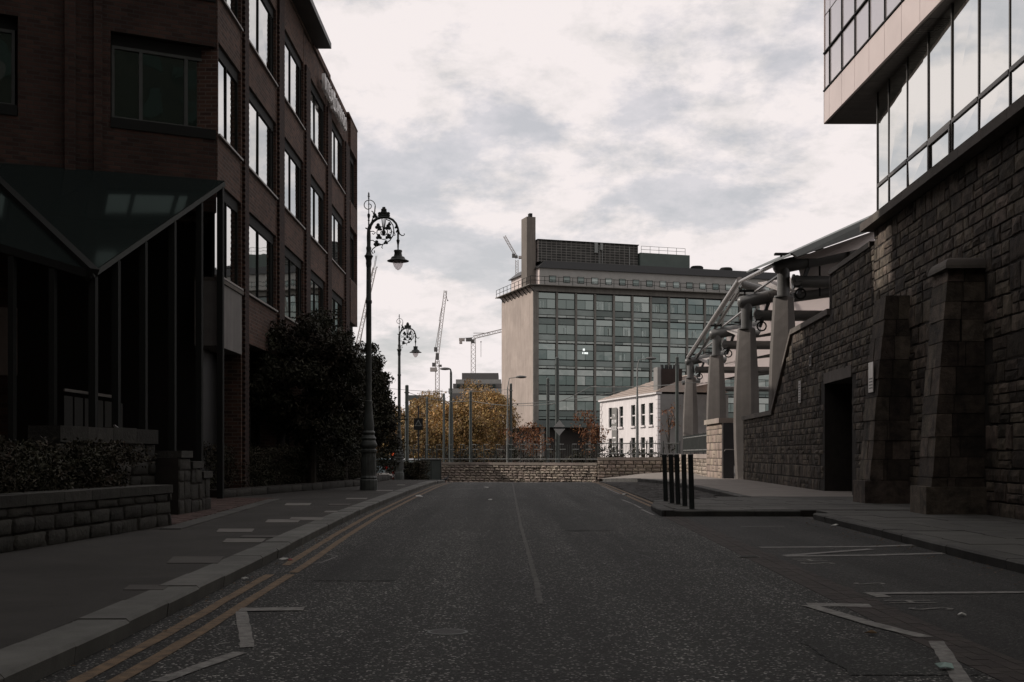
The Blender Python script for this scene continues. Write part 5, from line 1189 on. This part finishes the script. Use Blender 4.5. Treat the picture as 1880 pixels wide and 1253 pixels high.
m_cur = mat('pale_curtain', (.42, .49, .46), .8, .2, 4, isl=.2); m_spn = mat('green_spandrel', (.13, .17, .155), .35, .2, .8, 0, 1, 0, .6, isl=.25); m_spn2 = mat('pale_spandrel', (.25, .30, .28), .35, .2, .8, 0, 1, 0, .6, isl=.2); m_strip = mat('pale_strip', (.42, .47, .44), .4, .2, 1, isl=.2)
ZT = 27.0; RH = 4.06; LE = 16.5
mb = MB(); OB.box(mb, .4, LB, -LE + .3, -.42, 5.6, ZT + .1); mb.build('core', m_black, of)
mb = MB(); OB.box(mb, 0, .4, -LE, -.2, 5.5, ZT + .12); mb.build('end_wall', m_end, of)
mb = MB(); OB.box(mb, -.001, .55, -.199, .05, 5.5, ZT + .12); mb.build('corner_pier', m_grid, of)
mb = MB(); OB.box(mb, 2, LB - 1, -LE + 2, -2.0, -.6, 5.5); mb.build('recessed_ground_floor', mat('dark_base', (.035, .03, .027), .8, .4, .5), of)
for k in range(6): mb = MB(); OB.box(mb, 1.5 + k * 8, 2.0 + k * 8, -.9, -.4, -.6, 5.5); mb.build('column', m_grid, of)
_bx = {}
def fbox(root, name, m, u0, u1, n0, n1, z0, z1):
    k = (round(u1 - u0, 3), round(n1 - n0, 3), round(z1 - z0, 3), m.name)
    if k not in _bx: _bx[k] = MB().box(0, u1 - u0, 0, n1 - n0, 0, z1 - z0).mesh(name, m)
    p = OB.p(u0, n1, z0); mw = Matrix(((od.x, -on.x, 0, p.x), (od.y, -on.y, 0, p.y), (0, 0, 1, p.z), (0, 0, 0, 1)))
    return put(name, _bx[k], root, mw)
r = random.Random(4)
for i in range(NB + 1): fbox(of, 'mullion', m_grid, .56 + BW * i, .56 + BW * i + .34, -.4, .06, 5.6, ZT)
for row in range(5):
    zt = ZT - row * RH
    fbox(of, 'floor_band', m_frame, .9, LB - .2, -.4, -.1, zt - RH - .02, zt - RH + .06)
    for i in range(NB):
        u0 = .56 + BW * i + .345; u1 = u0 + BW - .35; lo = row >= 3
        g = r.choice(m_opn[:3]) if not lo else m_opn[r.choice((0, 0, 3))]
        w = fbox(of, 'window', m_frame, u0, u1, -.4, -.26, zt - RH * .64, zt - .02)
        fbox(w, 'transom_pane', r.choice((m_spn, m_spn, m_opn[1], m_opn[2])) if not lo else m_opn[3], u0 + .04, u1 - .04, -.25, -.2, zt - RH * .245, zt - .1)
        mid = (u0 + u1) / 2
        for (a, b) in ((u0 + .04, mid - .03), (mid + .03, u1 - .04)): fbox(w, 'pane', r.choice((g, g, m_opn[0], m_opn[1])), a, b, -.25, -.2, zt - RH * .62, zt - RH * .275)
        if not lo and r.random() < .62:              # curtains just behind the glass line read as pale strips
            n_ = r.randrange(2, 6)
            for k in range(n_): a = u0 + .1 + r.random() * (u1 - u0 - .6); fbox(w, 'blind', m_cur, a, a + r.choice((.12, .2, .35)), -.199, -.19, zt - RH * .61, zt - RH * r.uniform(.3, .4))
        fbox(of, 'spandrel_panel', r.choice((m_spn, m_spn2, m_spn2)) if not lo else m_spn, u0, u1, -.3, -.16, zt - RH * .87, zt - RH * .66)
        for (a, b) in ((u0, mid - .04), (mid + .04, u1)): fbox(of, 'strip_panel', m_strip if (not lo and r.random() > .12) else m_spn, a, b, -.3, -.14, zt - RH * .975, zt - RH * .895)
mb = MB(); OB.box(mb, .55, LB, -.3, .08, 5.5, 6.6); mb.build('base_band', mat('base_band_green', (.1, .12, .115), .6, .2, .6), of)
# cornice walkway with railing, attic storey, roof
mb = MB(); OB.box(mb, .001, LB, -.6, .12, ZT + .125, ZT + .93); mb.build('cornice', m_grid, of)
mb = MB(); OB.box(mb, -1.0, LB, -LE - .6, 1.1, ZT + .94, ZT + 1.05); mb.build('walkway', m_grid, of)
mb = MB(); OB.box(mb, .02, .4, -LE + .02, -.61, ZT + .125, ZT + .935); mb.build('end_wall_top', m_end, of)
def orail(a0, b0, a1, b1, n):
    p0, p1 = OB.p(a0, b0, ZT + 1.05), OB.p(a1, b1, ZT + 1.05)
    for k in range(n + 1): p = p0.lerp(p1, k / n); MB().tube([p, p + Vector((0, 0, 1.25))], .045, 5).build('rail_post', m_frame, of)
    for z in (.6, 1.25): MB().tube([p0 + Vector((0, 0, z)), p1 + Vector((0, 0, z))], .04, 5).build('rail', m_frame, of)
orail(-.8, 1.0, LB, 1.0, 20); orail(-.8, 1.0, -.8, -LE - .5, 9)
for k in range(9): MB().beam(OB.p(-.95, -k * 1.9 + .4, ZT + .9), OB.p(0, -k * 1.9 + .4, ZT - .1), .12, .12).build('bracket', m_frame, of)
mb = MB(); OB.box(mb, 1.3, LB, -LE + 1.5, -.6, ZT + 1.06, ZT + 3.9); mb.build('attic_wall', m_att, of)
mb = MB(); OB.box(mb, 1.25, 1.299, -LE + 1.5, -.6, ZT + 1.06, ZT + 3.9); mb.build('attic_end', mat('attic_end_white', (.55, .48, .45), .7, .1, 1), of)
for i in range(17):
    u0 = 2.9 + i * 2.42
    w = fbox(of, 'attic_window', m_frame, u0, u0 + 1.15, -.62, -.56, ZT + 1.7, ZT + 2.75); fbox(w, 'pane', r.choice((m_opn[0], m_opn[0], m_opn[2])), u0 + .08, u0 + 1.07, -.56, -.54, ZT + 1.78, ZT + 2.67)
mb = MB(); c8 = [OB.p(.8, -LE + 1, ZT + 3.9), OB.p(LB, -LE + 1, ZT + 3.9), OB.p(LB, -.2, ZT + 3.9), OB.p(.9, -.2, ZT + 3.9), OB.p(2.2, -LE + 2, ZT + 5.1), OB.p(LB, -LE + 2, ZT + 5.1), OB.p(LB, -.6, ZT + 5.1), OB.p(2.2, -.6, ZT + 5.1)]
MB().hexa(c8).build('roof_fascia', m_black, of)
m_ptile = brick_mat('plant_room_tile', tuple(od), (.055, .055, .05), (.03, .03, .028), (.15, .145, .135), .85, .42, 0.0, .05); m_ptile2 = brick_mat('plant_room_tile_end', tuple(on), (.3, .27, .25), (.2, .18, .17), (.42, .37, .35), .85, .42, 0.0, .05)
mb = MB(); OB.box(mb, 1.6, 19, -9, -2.0, ZT + 5.11, ZT + 8.6); mb.build('plant_room', m_ptile, of)
mb = MB(); OB.box(mb, 1.55, 1.599, -9, -2.0, ZT + 5.11, ZT + 8.55); mb.build('plant_room_end', m_ptile2, of)
mb = MB(); OB.box(mb, 1.4, 19.1, -9.2, -1.85, ZT + 8.61, ZT + 8.75); mb.build('plant_room_cap', m_frame, of)
for (u0, w_, z0, z1) in ((11.2, .55, 7.0, 8.7), (12.2, .45, 7.5, 8.6)): mb = MB(); OB.box(mb, u0, u0 + w_, -1.99, -1.7, ZT + z0, ZT + z1); mb.build('antenna_box', m_poleg, of)
for u0 in (12.0, 12.55, 17.4): MB().tube([OB.p(u0, -1.8, ZT + 5.2), OB.p(u0, -1.8, ZT + 8.2)], .06, 5).build('antenna_pole', m_poleg, of)
mb = MB(); OB.box(mb, 19.2, 28.2, -9, -1.5, ZT + 5.11, ZT + 7.4); mb.build('plant_box', mat('green_plant_box', (.075, .095, .085), .6, .2, .6), of)
for k in range(6): MB().tube([OB.p(19.4 + k * 1.6, -1.6, ZT + 7.4), OB.p(19.4 + k * 1.6, -1.6, ZT + 8.5)], .04, 5).build('roof_rail_post', m_poleg, of)
for z in (7.95, 8.5): MB().tube([OB.p(19.4, -1.6, ZT + z), OB.p(27.4, -1.6, ZT + z)], .035, 5).build('roof_rail', m_poleg, of)
for u0 in (30, 35.5, 41): MB().lathe([(1.1, 0), (1.1, .5), (.9, .7)], OB.p(u0, -2.5, ZT + 5.1), 14).build('roof_vent', m_frame, of)
mb = MB(); OB.box(mb, -1.2 + .9, 1.2, -5.0, -2.3, ZT + 1.06, ZT + 12.3); chs = mb.build('chimney_tower', mat('chimney_concrete', (.17, .15, .13), .85, .2, .4, streak=.2), of)
mb = MB(); OB.box(mb, .55, 1.05, -4.2, -3.4, ZT + 12.301, ZT + 13.1); mb.build('flue', m_frame, chs)
# lit ceiling panels behind one window
m_em = bpy.data.materials.new('lit_panel'); m_em.use_nodes = True; m_em.node_tree.nodes['Principled BSDF'].inputs['Emission Color'].default_value = (.9, 1, .95, 1); m_em.node_tree.nodes['Principled BSDF'].inputs['Emission Strength'].default_value = .8
for (px, py, w_, h_) in ((1067, 645, .35, .35), (1066, 651, .18, .3), (1070, 651, .3, .3), (1074, 651, .3, .3)):
    D = 193.5; c = P(px, py, D); uu = (c - OB.o).dot(od); fbox(of, 'lit_panel', m_em, uu, uu + w_, -.185, -.18, c.z, c.z + h_)

# ------------------------------------------------------------------ cranes
m_crane = mat('crane_paint', (.42, .38, .35), .6, .1, .5); m_craned = mat('crane_dark', (.12, .115, .11), .6)
def lattice(a, b, w, nseg, r):
    a = Vector(a); b = Vector(b); d = (b - a).normalized(); s = Vector((0, 1, 0)); s = (s - d * s.dot(d)).normalized(); t = d.cross(s); mb = MB()
    cs = [(1, 1), (1, -1), (-1, -1), (-1, 1)]
    for (i, j) in cs: mb.beam(a + s * i * w / 2 + t * j * w / 2, b + s * i * w / 2 + t * j * w / 2, r, r)
    for k in range(nseg):
        p, q_ = a.lerp(b, k / nseg), a.lerp(b, (k + 1) / nseg)
        for m_ in range(4):
            (i, j), (i2, j2) = cs[m_], cs[(m_ + 1) % 4]
            if k % 2: (i, j), (i2, j2) = (i2, j2), (i, j)
            mb.beam(p + s * i * w / 2 + t * j * w / 2, q_ + s * i2 * w / 2 + t * j2 * w / 2, r * .6, r * .6)
    return mb
def crane(label, mast_px, y_bot, y_top, D, jib, mast_w, cab, cw_, hook=None, tie=None):
    base = P(mast_px, y_bot, D); top = P(mast_px, y_top, D); t = thing('tower_crane', label, 'crane', (base.x, D, -.6), 'tower cranes on the skyline')
    k = D / F
    lattice((top.x, D, -.6), top, mast_w * k, max(6, int((top.z) / (mast_w * k))), .9 * k).build('mast', m_crane, t, kind='stuff')
    j0, j1 = P(jib[0][0], jib[0][1], D), P(jib[1][0], jib[1][1], D); lattice(j0, j1, jib[2] * k, jib[3], .8 * k).build('jib', m_crane, t, kind='stuff')
    for (x, y, w_, h_) in cab: c = P(x, y, D); MB().box(c.x - w_ * k / 2, c.x + w_ * k / 2, D - w_ * k / 2, D + w_ * k / 2, c.z - h_ * k / 2, c.z + h_ * k / 2).build('machinery', m_craned, t)
    for (x, y, w_, h_) in cw_: c = P(x, y, D); MB().box(c.x - w_ * k / 2, c.x + w_ * k / 2, D - 1.2, D + 1.2, c.z - h_ * k / 2, c.z + h_ * k / 2).build('counterweight', m_crane, t)
    for ln in (tie or []): MB().tube([P(ln[0], ln[1], D), P(ln[2], ln[3], D)], .5 * k, 4).build('tie_cable', m_craned, t)
    if hook: MB().tube([P(hook[0], hook[1], D), P(hook[0], hook[2], D)], .35 * k, 4).build('hoist_rope', m_craned, t); c = P(hook[0], hook[1], D); MB().ellip(c, (1.2 * k, 1.2 * k, 1.4 * k)).build('hook_block', m_craned, t)
crane('luffing crane with steep jib in the middle of the skyline', 803, 730, 662, 420, ((801, 668), (818, 534), 5, 24), 7, [(797, 670, 7, 7), (800, 642, 6, 8), (808, 672, 6, 4), (803, 655, 6, 12)], [(796, 679, 12, 7)], (822, 552, 553), [(806, 590, 812, 560), (818, 534, 821, 552), (799, 640, 808, 588)])
crane('crane with level jib and counterweight left of the pale end wall', 869, 700, 622, 430, ((869, 620), (935, 604), 5, 14), 8, [(861, 624, 11, 6), (868, 627, 7, 7)], [(848, 624, 10, 5), (846, 629, 5, 5)], (883, 628, 656), [(869, 612, 900, 612), (845, 622, 869, 620)])
crane('distant luffing crane rising behind the nearest lamp post', 655, 650, 640, 360, ((655, 640), (688, 492), 6, 26), 8, [(655, 640, 10, 8)], [(645, 648, 10, 6)], (692, 491, 493), [(660, 640, 690, 470), (688, 492, 692, 470)])
crane('small crane with raised jib beside the rooftop chimney', 949, 520, 478, 460, ((949, 474), (926, 434), 4, 14), 5, [(943, 470, 6, 7), (948, 472, 5, 5)], [(955, 473, 6, 4)])
# far building under construction
fb = thing('far_apartment_building', 'far pale stepped apartment building among the bronze trees', 'building', P(870, 840, 330)); k = 330 / F
for i, (x0, x1, y0, y1, m_) in enumerate(((848, 915, 685, 697, m_craned), (837, 920, 697, 705, m_att), (832, 922, 705, 713, m_craned), (824, 925, 714, 723, m_att), (830, 925, 723, 840, m_craned))):
    a, b = P(x0, y1, 330), P(x1, y0, 330); MB().box(a.x, b.x, 330 - i * .6, 345, a.z, b.z - .02).build(['roof_box', 'balcony_band', 'storey', 'balcony_band', 'lower_storeys'][i], m_, fb)
for i in range(7): a = P(838 + i * 11, 711, 326); MB().box(a.x, a.x + .8, 328.2, 328.7, a.z, a.z + .9).build('window', m_opn[1], fb)
fb2 = thing('far_low_building', 'far low grey roofed building behind the golden trees', 'building', P(775, 840, 260)); a, b = P(752, 840, 260), P(790, 726, 260)
MB().box(a.x, b.x, 260, 275, -.6, b.z - 1).build('wall', m_att, fb2); MB().box(a.x - .5, b.x + .5, 259.5, 275.5, b.z - .99, b.z).build('roof', m_roofm, fb2)
for i in range(4): MB().box(a.x + .6 + i, a.x + 1.2 + i, 259.9, 259.99, b.z - 2.6, b.z - 1.5).build('window', m_opn[0], fb2)
# terrace closing the view left of the trees, and the blocks that shade the junction or are added unseen behind the viewer to darken the street
def plain_block(name, label, x0, x1, y0, y1, h, nx, nz, face, mb_, mg=m_dglass, zb=-.6):
    t = thing(name, label, 'building', ((x0 + x1) / 2, (y0 + y1) / 2, zb)); MB().box(x0, x1, y0, y1, zb, h).build('wall', mb_, t); MB().box(x0 - .3, x1 + .3, y0 - .3, y1 + .3, h + .001, h + .4).build('parapet', m_grid, t)
    for i in range(nx):
        for j in range(nz):
            z0 = zb + 1.6 + j * 3.4
            if face == 'x1': y = y0 + (y1 - y0) * (i + .25) / nx; MB().box(x1 + .002, x1 + .05, y, y + (y1 - y0) / nx * .5, z0, z0 + 1.9).build('window', mg, t)
            elif face == 'y0': x = x0 + (x1 - x0) * (i + .25) / nx; MB().box(x, x + (x1 - x0) / nx * .5, y0 - .05, y0 - .002, z0, z0 + 1.9).build('window', mg, t)
            else: x = x0 + (x1 - x0) * (i + .25) / nx; MB().box(x, x + (x1 - x0) / nx * .5, y1 + .002, y1 + .05, z0, z0 + 1.9).build('window', mg, t)
    return t
plain_block('brick_block', 'brick block hidden beyond the left office building across the side street', -34, -16.0, 63, 84, 10.6, 5, 3, 'x1', m_brick)
plain_block('brick_block', 'unseen brick block added behind the viewpoint, made tall to darken the street', -30, 30, -34, -16, 42, 14, 11, 'y1', m_brickx)
plain_block('far_terrace', 'dark far terrace glimpsed beneath the overhanging office block', -34, 60, 250, 262, 8.5, 26, 2, 'y0', m_brickx)
# dark hedge band and platform behind the wall
pf = MB(); pf.box(-14, 12, 82, 99, -.6, -.25); pf.build('platform', m_sett, kind='structure', label='tram platform behind the low wall')
t = thing('hedge', 'long dark hedge behind the iron railing on the tram platform', 'hedge', (0, 101, -.6)); C = []; r = random.Random(77)
for _ in range(420): C.append((r.uniform(-20, 14), 101 + r.uniform(-.6, .6), r.uniform(-.5, 1.4 + .4 * math.sin(_)), .6, .5, .4))
put('foliage', leaves_mesh('foliage', C, 16000, None, .12, m_hedge, 5), t)
mb = MB()
for _ in range(40): x = -20 + _ * .85; mb.tube([(x, 101, -.6), (x + .1, 101, 1.2)], [.04, .02], 4)
mb.build('stems', m_bark, t, kind='stuff')

# ------------------------------------------------------------------ cars, signal, cabinet, delineator, bird, litter
def car(px, D, label, col, hx=1, yaw=0):
    x = (px - CX) * D / F; z0 = zr(D); t = thing('parked_car', label, 'car', (x, D, z0)); mc = mat('car_' + label[:8].replace(' ', '_'), col, .3, 0, 1, 0, 1, .3, .6)
    R = Matrix.Translation((x, D, z0)) @ Matrix.Rotation(yaw, 4, 'Z')
    def pr(name, pts, w, m, par=t):                 # side profile extruded across the width
        mb = MB(); n = len(pts)
        for s_ in (-1, 1):
            for (a, b, tap) in pts: mb.v.append(tuple(R @ Vector((s_ * (w / 2 - tap), a, b))))
        mb.f = [tuple(range(n)), tuple(reversed(range(n, 2 * n)))] + [(i, (i + 1) % n, n + (i + 1) % n, n + i) for i in range(n)]
        return mb.build(name, m, par)
    body = pr('body', [(-2.05, .28, .06), (-2.1, .7, .02), (-1.98, .92, .05), (-.9, .98, .04), (.95, .95, .04), (1.9, .8, .08), (2.1, .6, .04), (2.08, .28, .06)], 1.78, mc)
    pr('cabin', [(-1.85, .97, .1), (-1.45, 1.42, .24), (-.2, 1.5, .24), (.45, 1.42, .24), (1.15, .96, .1)], 1.66, m_opn[0]); pr('roof', [(-1.5, 1.425, .2), (-.2, 1.53, .22), (.5, 1.425, .2)], 1.64, mc)
    for sx_ in (-1, 1):
        for yy in (-1.3, 1.32):
            a = R @ Vector((sx_ * .68, yy, .31)); b = R @ Vector((sx_ * .9, yy, .31)); w = MB().tube([a, b], .31, 14).build('wheel', m_black, t, True); MB().tube([b, b + (b - a).normalized() * .01], .19, 12).build('rim', m_poleg, w, True)
        c = R @ Vector((sx_ * .72, -2.1, .78)); MB().box(c.x - .14, c.x + .14, c.y - .03, c.y + .02, c.z - .1, c.z + .1).build('tail_light', mat('tail_red', (.45, .02, .015), .3), t)
        c = R @ Vector((sx_ * .66, 2.06, .66)); MB().box(c.x - .16, c.x + .16, c.y - .02, c.y + .04, c.z - .07, c.z + .07).build('headlight', m_alu, t)
    c = R @ Vector((0, -2.1, .6)); MB().box(c.x - .25, c.x + .25, c.y - .02, c.y + .01, c.z - .06, c.z + .06).build('number_plate', m_sign, t)
car(758, 88, 'dark grey car seen past the farther lamp post', (.03, .033, .033)); car(716, 96, 'dull silver car behind the hedge left of the farther lamp', (.12, .13, .13), 1, .3); car(700, 95, 'pale blue car waiting behind the nearest lamp post', (.2, .27, .3), 1, 1.2)
sgl = thing('traffic_signal', 'traffic signal showing red left of the farther lamp post', 'traffic light', P(721, 875, 76)); c = P(721, 834, 76)
MB().tube([(c.x, 76.1, zr(76)), (c.x, 76.1, c.z + .8)], .05, 8).build('pole', m_black, sgl); hd_ = MB().box(c.x - .14, c.x + .14, 75.9, 76.08, c.z - .62, c.z + .2).build('signal_head', m_black, sgl)
m_red = bpy.data.materials.new('red_lens'); m_red.use_nodes = True; _b = m_red.node_tree.nodes['Principled BSDF']; _b.inputs['Base Color'].default_value = (.5, .05, .02, 1); _b.inputs['Emission Color'].default_value = (1, .16, .05, 1); _b.inputs['Emission Strength'].default_value = 1.6
for k, m_ in ((0, m_red), (1, m_frame), (2, m_frame)): MB().tube([(c.x, 75.86, c.z - k * .26 + .02), (c.x, 75.9, c.z - k * .26 + .02)], .09, 12).build('lens', m_, hd_)
cab = thing('utility_cabinet', 'dark green street cabinet with pale top edge left of the low wall', 'cabinet', P(792, 884, 76)); c = P(792, 884, 76)
MB().box(c.x - .62, c.x + .62, 75.7, 76.3, -.6, c.z + 1.38).build('body', m_iron, cab); MB().box(c.x - .66, c.x + .66, 75.66, 76.34, c.z + 1.381, c.z + 1.43).build('lid', m_poleg, cab)
for s_ in (-1, 1): MB().box(c.x + s_ * .3 - .27, c.x + s_ * .3 + .27, 75.67, 75.699, -.45, c.z + 1.28).build('door', m_pole, cab)
dl = thing('striped_post', 'small red and white striped post beside the farther lamp base', 'post', P(722, 884, 70)); c = P(722, 880, 70)
for k in range(6): MB().lathe([(.07, 0), (.07, .17)], (c.x, 70, zr(70) + .1 + k * .172), 10).build('band', m_sign if k % 2 else mat('band_red', (.4, .03, .02), .5), dl)
t = thing('hedge', 'low dark hedge between the farther lamp post and the street cabinet', 'hedge', (-4.9, 69, zr(69))); C = []; r = random.Random(78)
for _ in range(120): C.append((r.uniform(-6.6, -4.65), 69 + r.uniform(-.4, .4), r.uniform(zr(69), .75), .25, .25, .2))
put('foliage', leaves_mesh('foliage', C, 8000, None, .05, m_hedge, 6), t)
mb = MB()
for _ in range(12): x = -6.5 + _ * .16; mb.tube([(x, 69, zr(69)), (x + .1, 69, .5)], [.03, .012], 4)
mb.build('stems', m_bark, t, kind='stuff')
# pigeon on the kerb end
g = P(819, 886, 53.5); gz = zr(53.5); bd = thing('pigeon', 'small grey pigeon standing on the road by the left kerb end', 'bird', (g.x, 53.5, gz))
me = bpy.data.meshes.new('body'); bm = bmesh.new()
def ring(bm, c, d, rx, rz, n=10):
    d = Vector(d).normalized(); s = Vector((0, 1, 0)); u = d.cross(s).normalized(); return [bm.verts.new(Vector(c) + s * rx * math.cos(2 * math.pi * k / n) + u * rz * math.sin(2 * math.pi * k / n)) for k in range(n)]
spn = [((-.2, 0, .12), (1, 0, .3), .012, .006), ((-.13, 0, .135), (1, 0, .3), .03, .016), ((-.07, 0, .15), (1, 0, .3), .052, .045), ((-.01, 0, .165), (1, 0, .35), .064, .062), ((.04, 0, .185), (1, 0, .7), .056, .056), ((.065, 0, .225), (.5, 0, 1), .034, .034), ((.075, 0, .26), (.4, 0, 1), .024, .025), ((.085, 0, .285), (.8, 0, .6), .026, .026), ((.105, 0, .295), (1, 0, -.1), .018, .018), ((.14, 0, .288), (1, 0, -.2), .003, .003)]
prev = None
for (c, d, a, b) in spn:
    rg = ring(bm, (g.x + c[0], 53.5 + c[1], gz + c[2]), d, a, b)
    if prev:
        for k in range(10): bm.faces.new((prev[k], prev[(k + 1) % 10], rg[(k + 1) % 10], rg[k]))
    else: bm.faces.new(rg)
    prev = rg
bm.faces.new(prev); bmesh.ops.recalc_face_normals(bm, faces=bm.faces); bm.to_mesh(me); bm.free(); me.materials.append(mat('pigeon_grey', (.12, .125, .13), .7, .3, 30)); me.polygons.foreach_set('use_smooth', [True] * len(me.polygons)); put('body', me, bd)
for s_ in (-.022, .022): MB().tube([(g.x + .0, 53.5 + s_, gz + .125), (g.x - .012, 53.5 + s_, gz + .06), (g.x + .0, 53.5 + s_, gz + .004), (g.x + .035, 53.5 + s_, gz + .004)], .005, 5).build('leg', mat('bird_leg', (.3, .1, .08), .6), bd)
# litter
def scrap(px, py, s, m, label, z=0.0, seed=0):
    g = G(px, py, z); r = random.Random(seed); mb = MB(); n = 7; pts = []
    for k in range(n):
        a = 2 * math.pi * k / n; rr = s * r.uniform(.5, 1); pts.append((g.x + rr * math.cos(a), g.y + rr * .7 * math.sin(a), z + .012 + r.uniform(0, s * .35)))
    cpt = (g.x, g.y, z + .02 + s * .3); mb.v = pts + [cpt] + [(p[0], p[1], p[2] - .006) for p in pts]; mb.f = [(i, (i + 1) % n, n) for i in range(n)] + [(i, n + 1 + i, n + 1 + (i + 1) % n, (i + 1) % n) for i in range(n)]
    o = mb.build('litter_scrap', m, None); o['label'] = label; o['category'] = 'litter'; o['group'] = 'scraps of litter on the road'
m_lit = mat('pale_litter', (.5, .5, .47), .7); m_lit2 = mat('green_litter', (.3, .42, .38), .6); m_litr = mat('red_litter', (.25, .05, .04), .6); m_leafl = mat('fallen_leaf', (.14, .09, .045), .8)
scrap(1735, 1229, .07, m_lit2, 'pale green crushed wrapper on the white line at lower right', .006, 1); scrap(520, 1030, .06, m_lit, 'white wrapper by the left kerb at the yellow line gap', 0, 2); scrap(533, 1031, .05, m_litr, 'red scrap beside the white wrapper at the yellow line gap', 0, 3)
scrap(771, 913, .14, m_lit, 'white scrap on the left yellow lines near the street end', .006, 4); scrap(900, 919, .07, m_lit, 'tiny white scrap in mid road near the seam crossing', 0, 5); scrap(892, 897, .12, m_lit, 'pale scrap on the short white line at the street end', .01, 6); scrap(1146, 910, .14, m_lit, 'pale scrap on the right yellow lines', .02, 7)
scrap(1534, 967, .08, m_lit, 'white scrap near the right kerb in the parking lane', .006, 8); scrap(1600, 1166, .05, m_leafl, 'brown leaf on the road inside the white arrow line', 0, 9); scrap(1766, 1132, .04, m_lit, 'pale scrap beside the painted bay letters', .006, 10); scrap(450, 1066, .05, m_lit, 'small pale scrap in the left gutter', 0, 11)
lf = MB(); r = random.Random(8)
for _ in range(260):
    if r.random() < .5: y = r.uniform(5, 50); x = kl(y) + abs(r.gauss(0, .12)) + .02; z = zr(y) + .008
    else: y = r.uniform(8, 23); x = kr(y) - abs(r.gauss(0, .25)) - .02; z = .014
    a = r.uniform(0, 6.28); s = r.uniform(.015, .035); lf.poly([(x + s * math.cos(a), y + s * math.sin(a), z), (x - s * .4 * math.sin(a), y + s * .4 * math.cos(a), z + .006), (x - s * math.cos(a), y - s * math.sin(a), z + .002), (x + s * .4 * math.sin(a), y - s * .4 * math.cos(a), z + .005)])
lf.build('fallen_leaves', m_leafl, None, fix=False, kind='stuff', label='scattered small fallen leaves in the gutters', category='leaves')
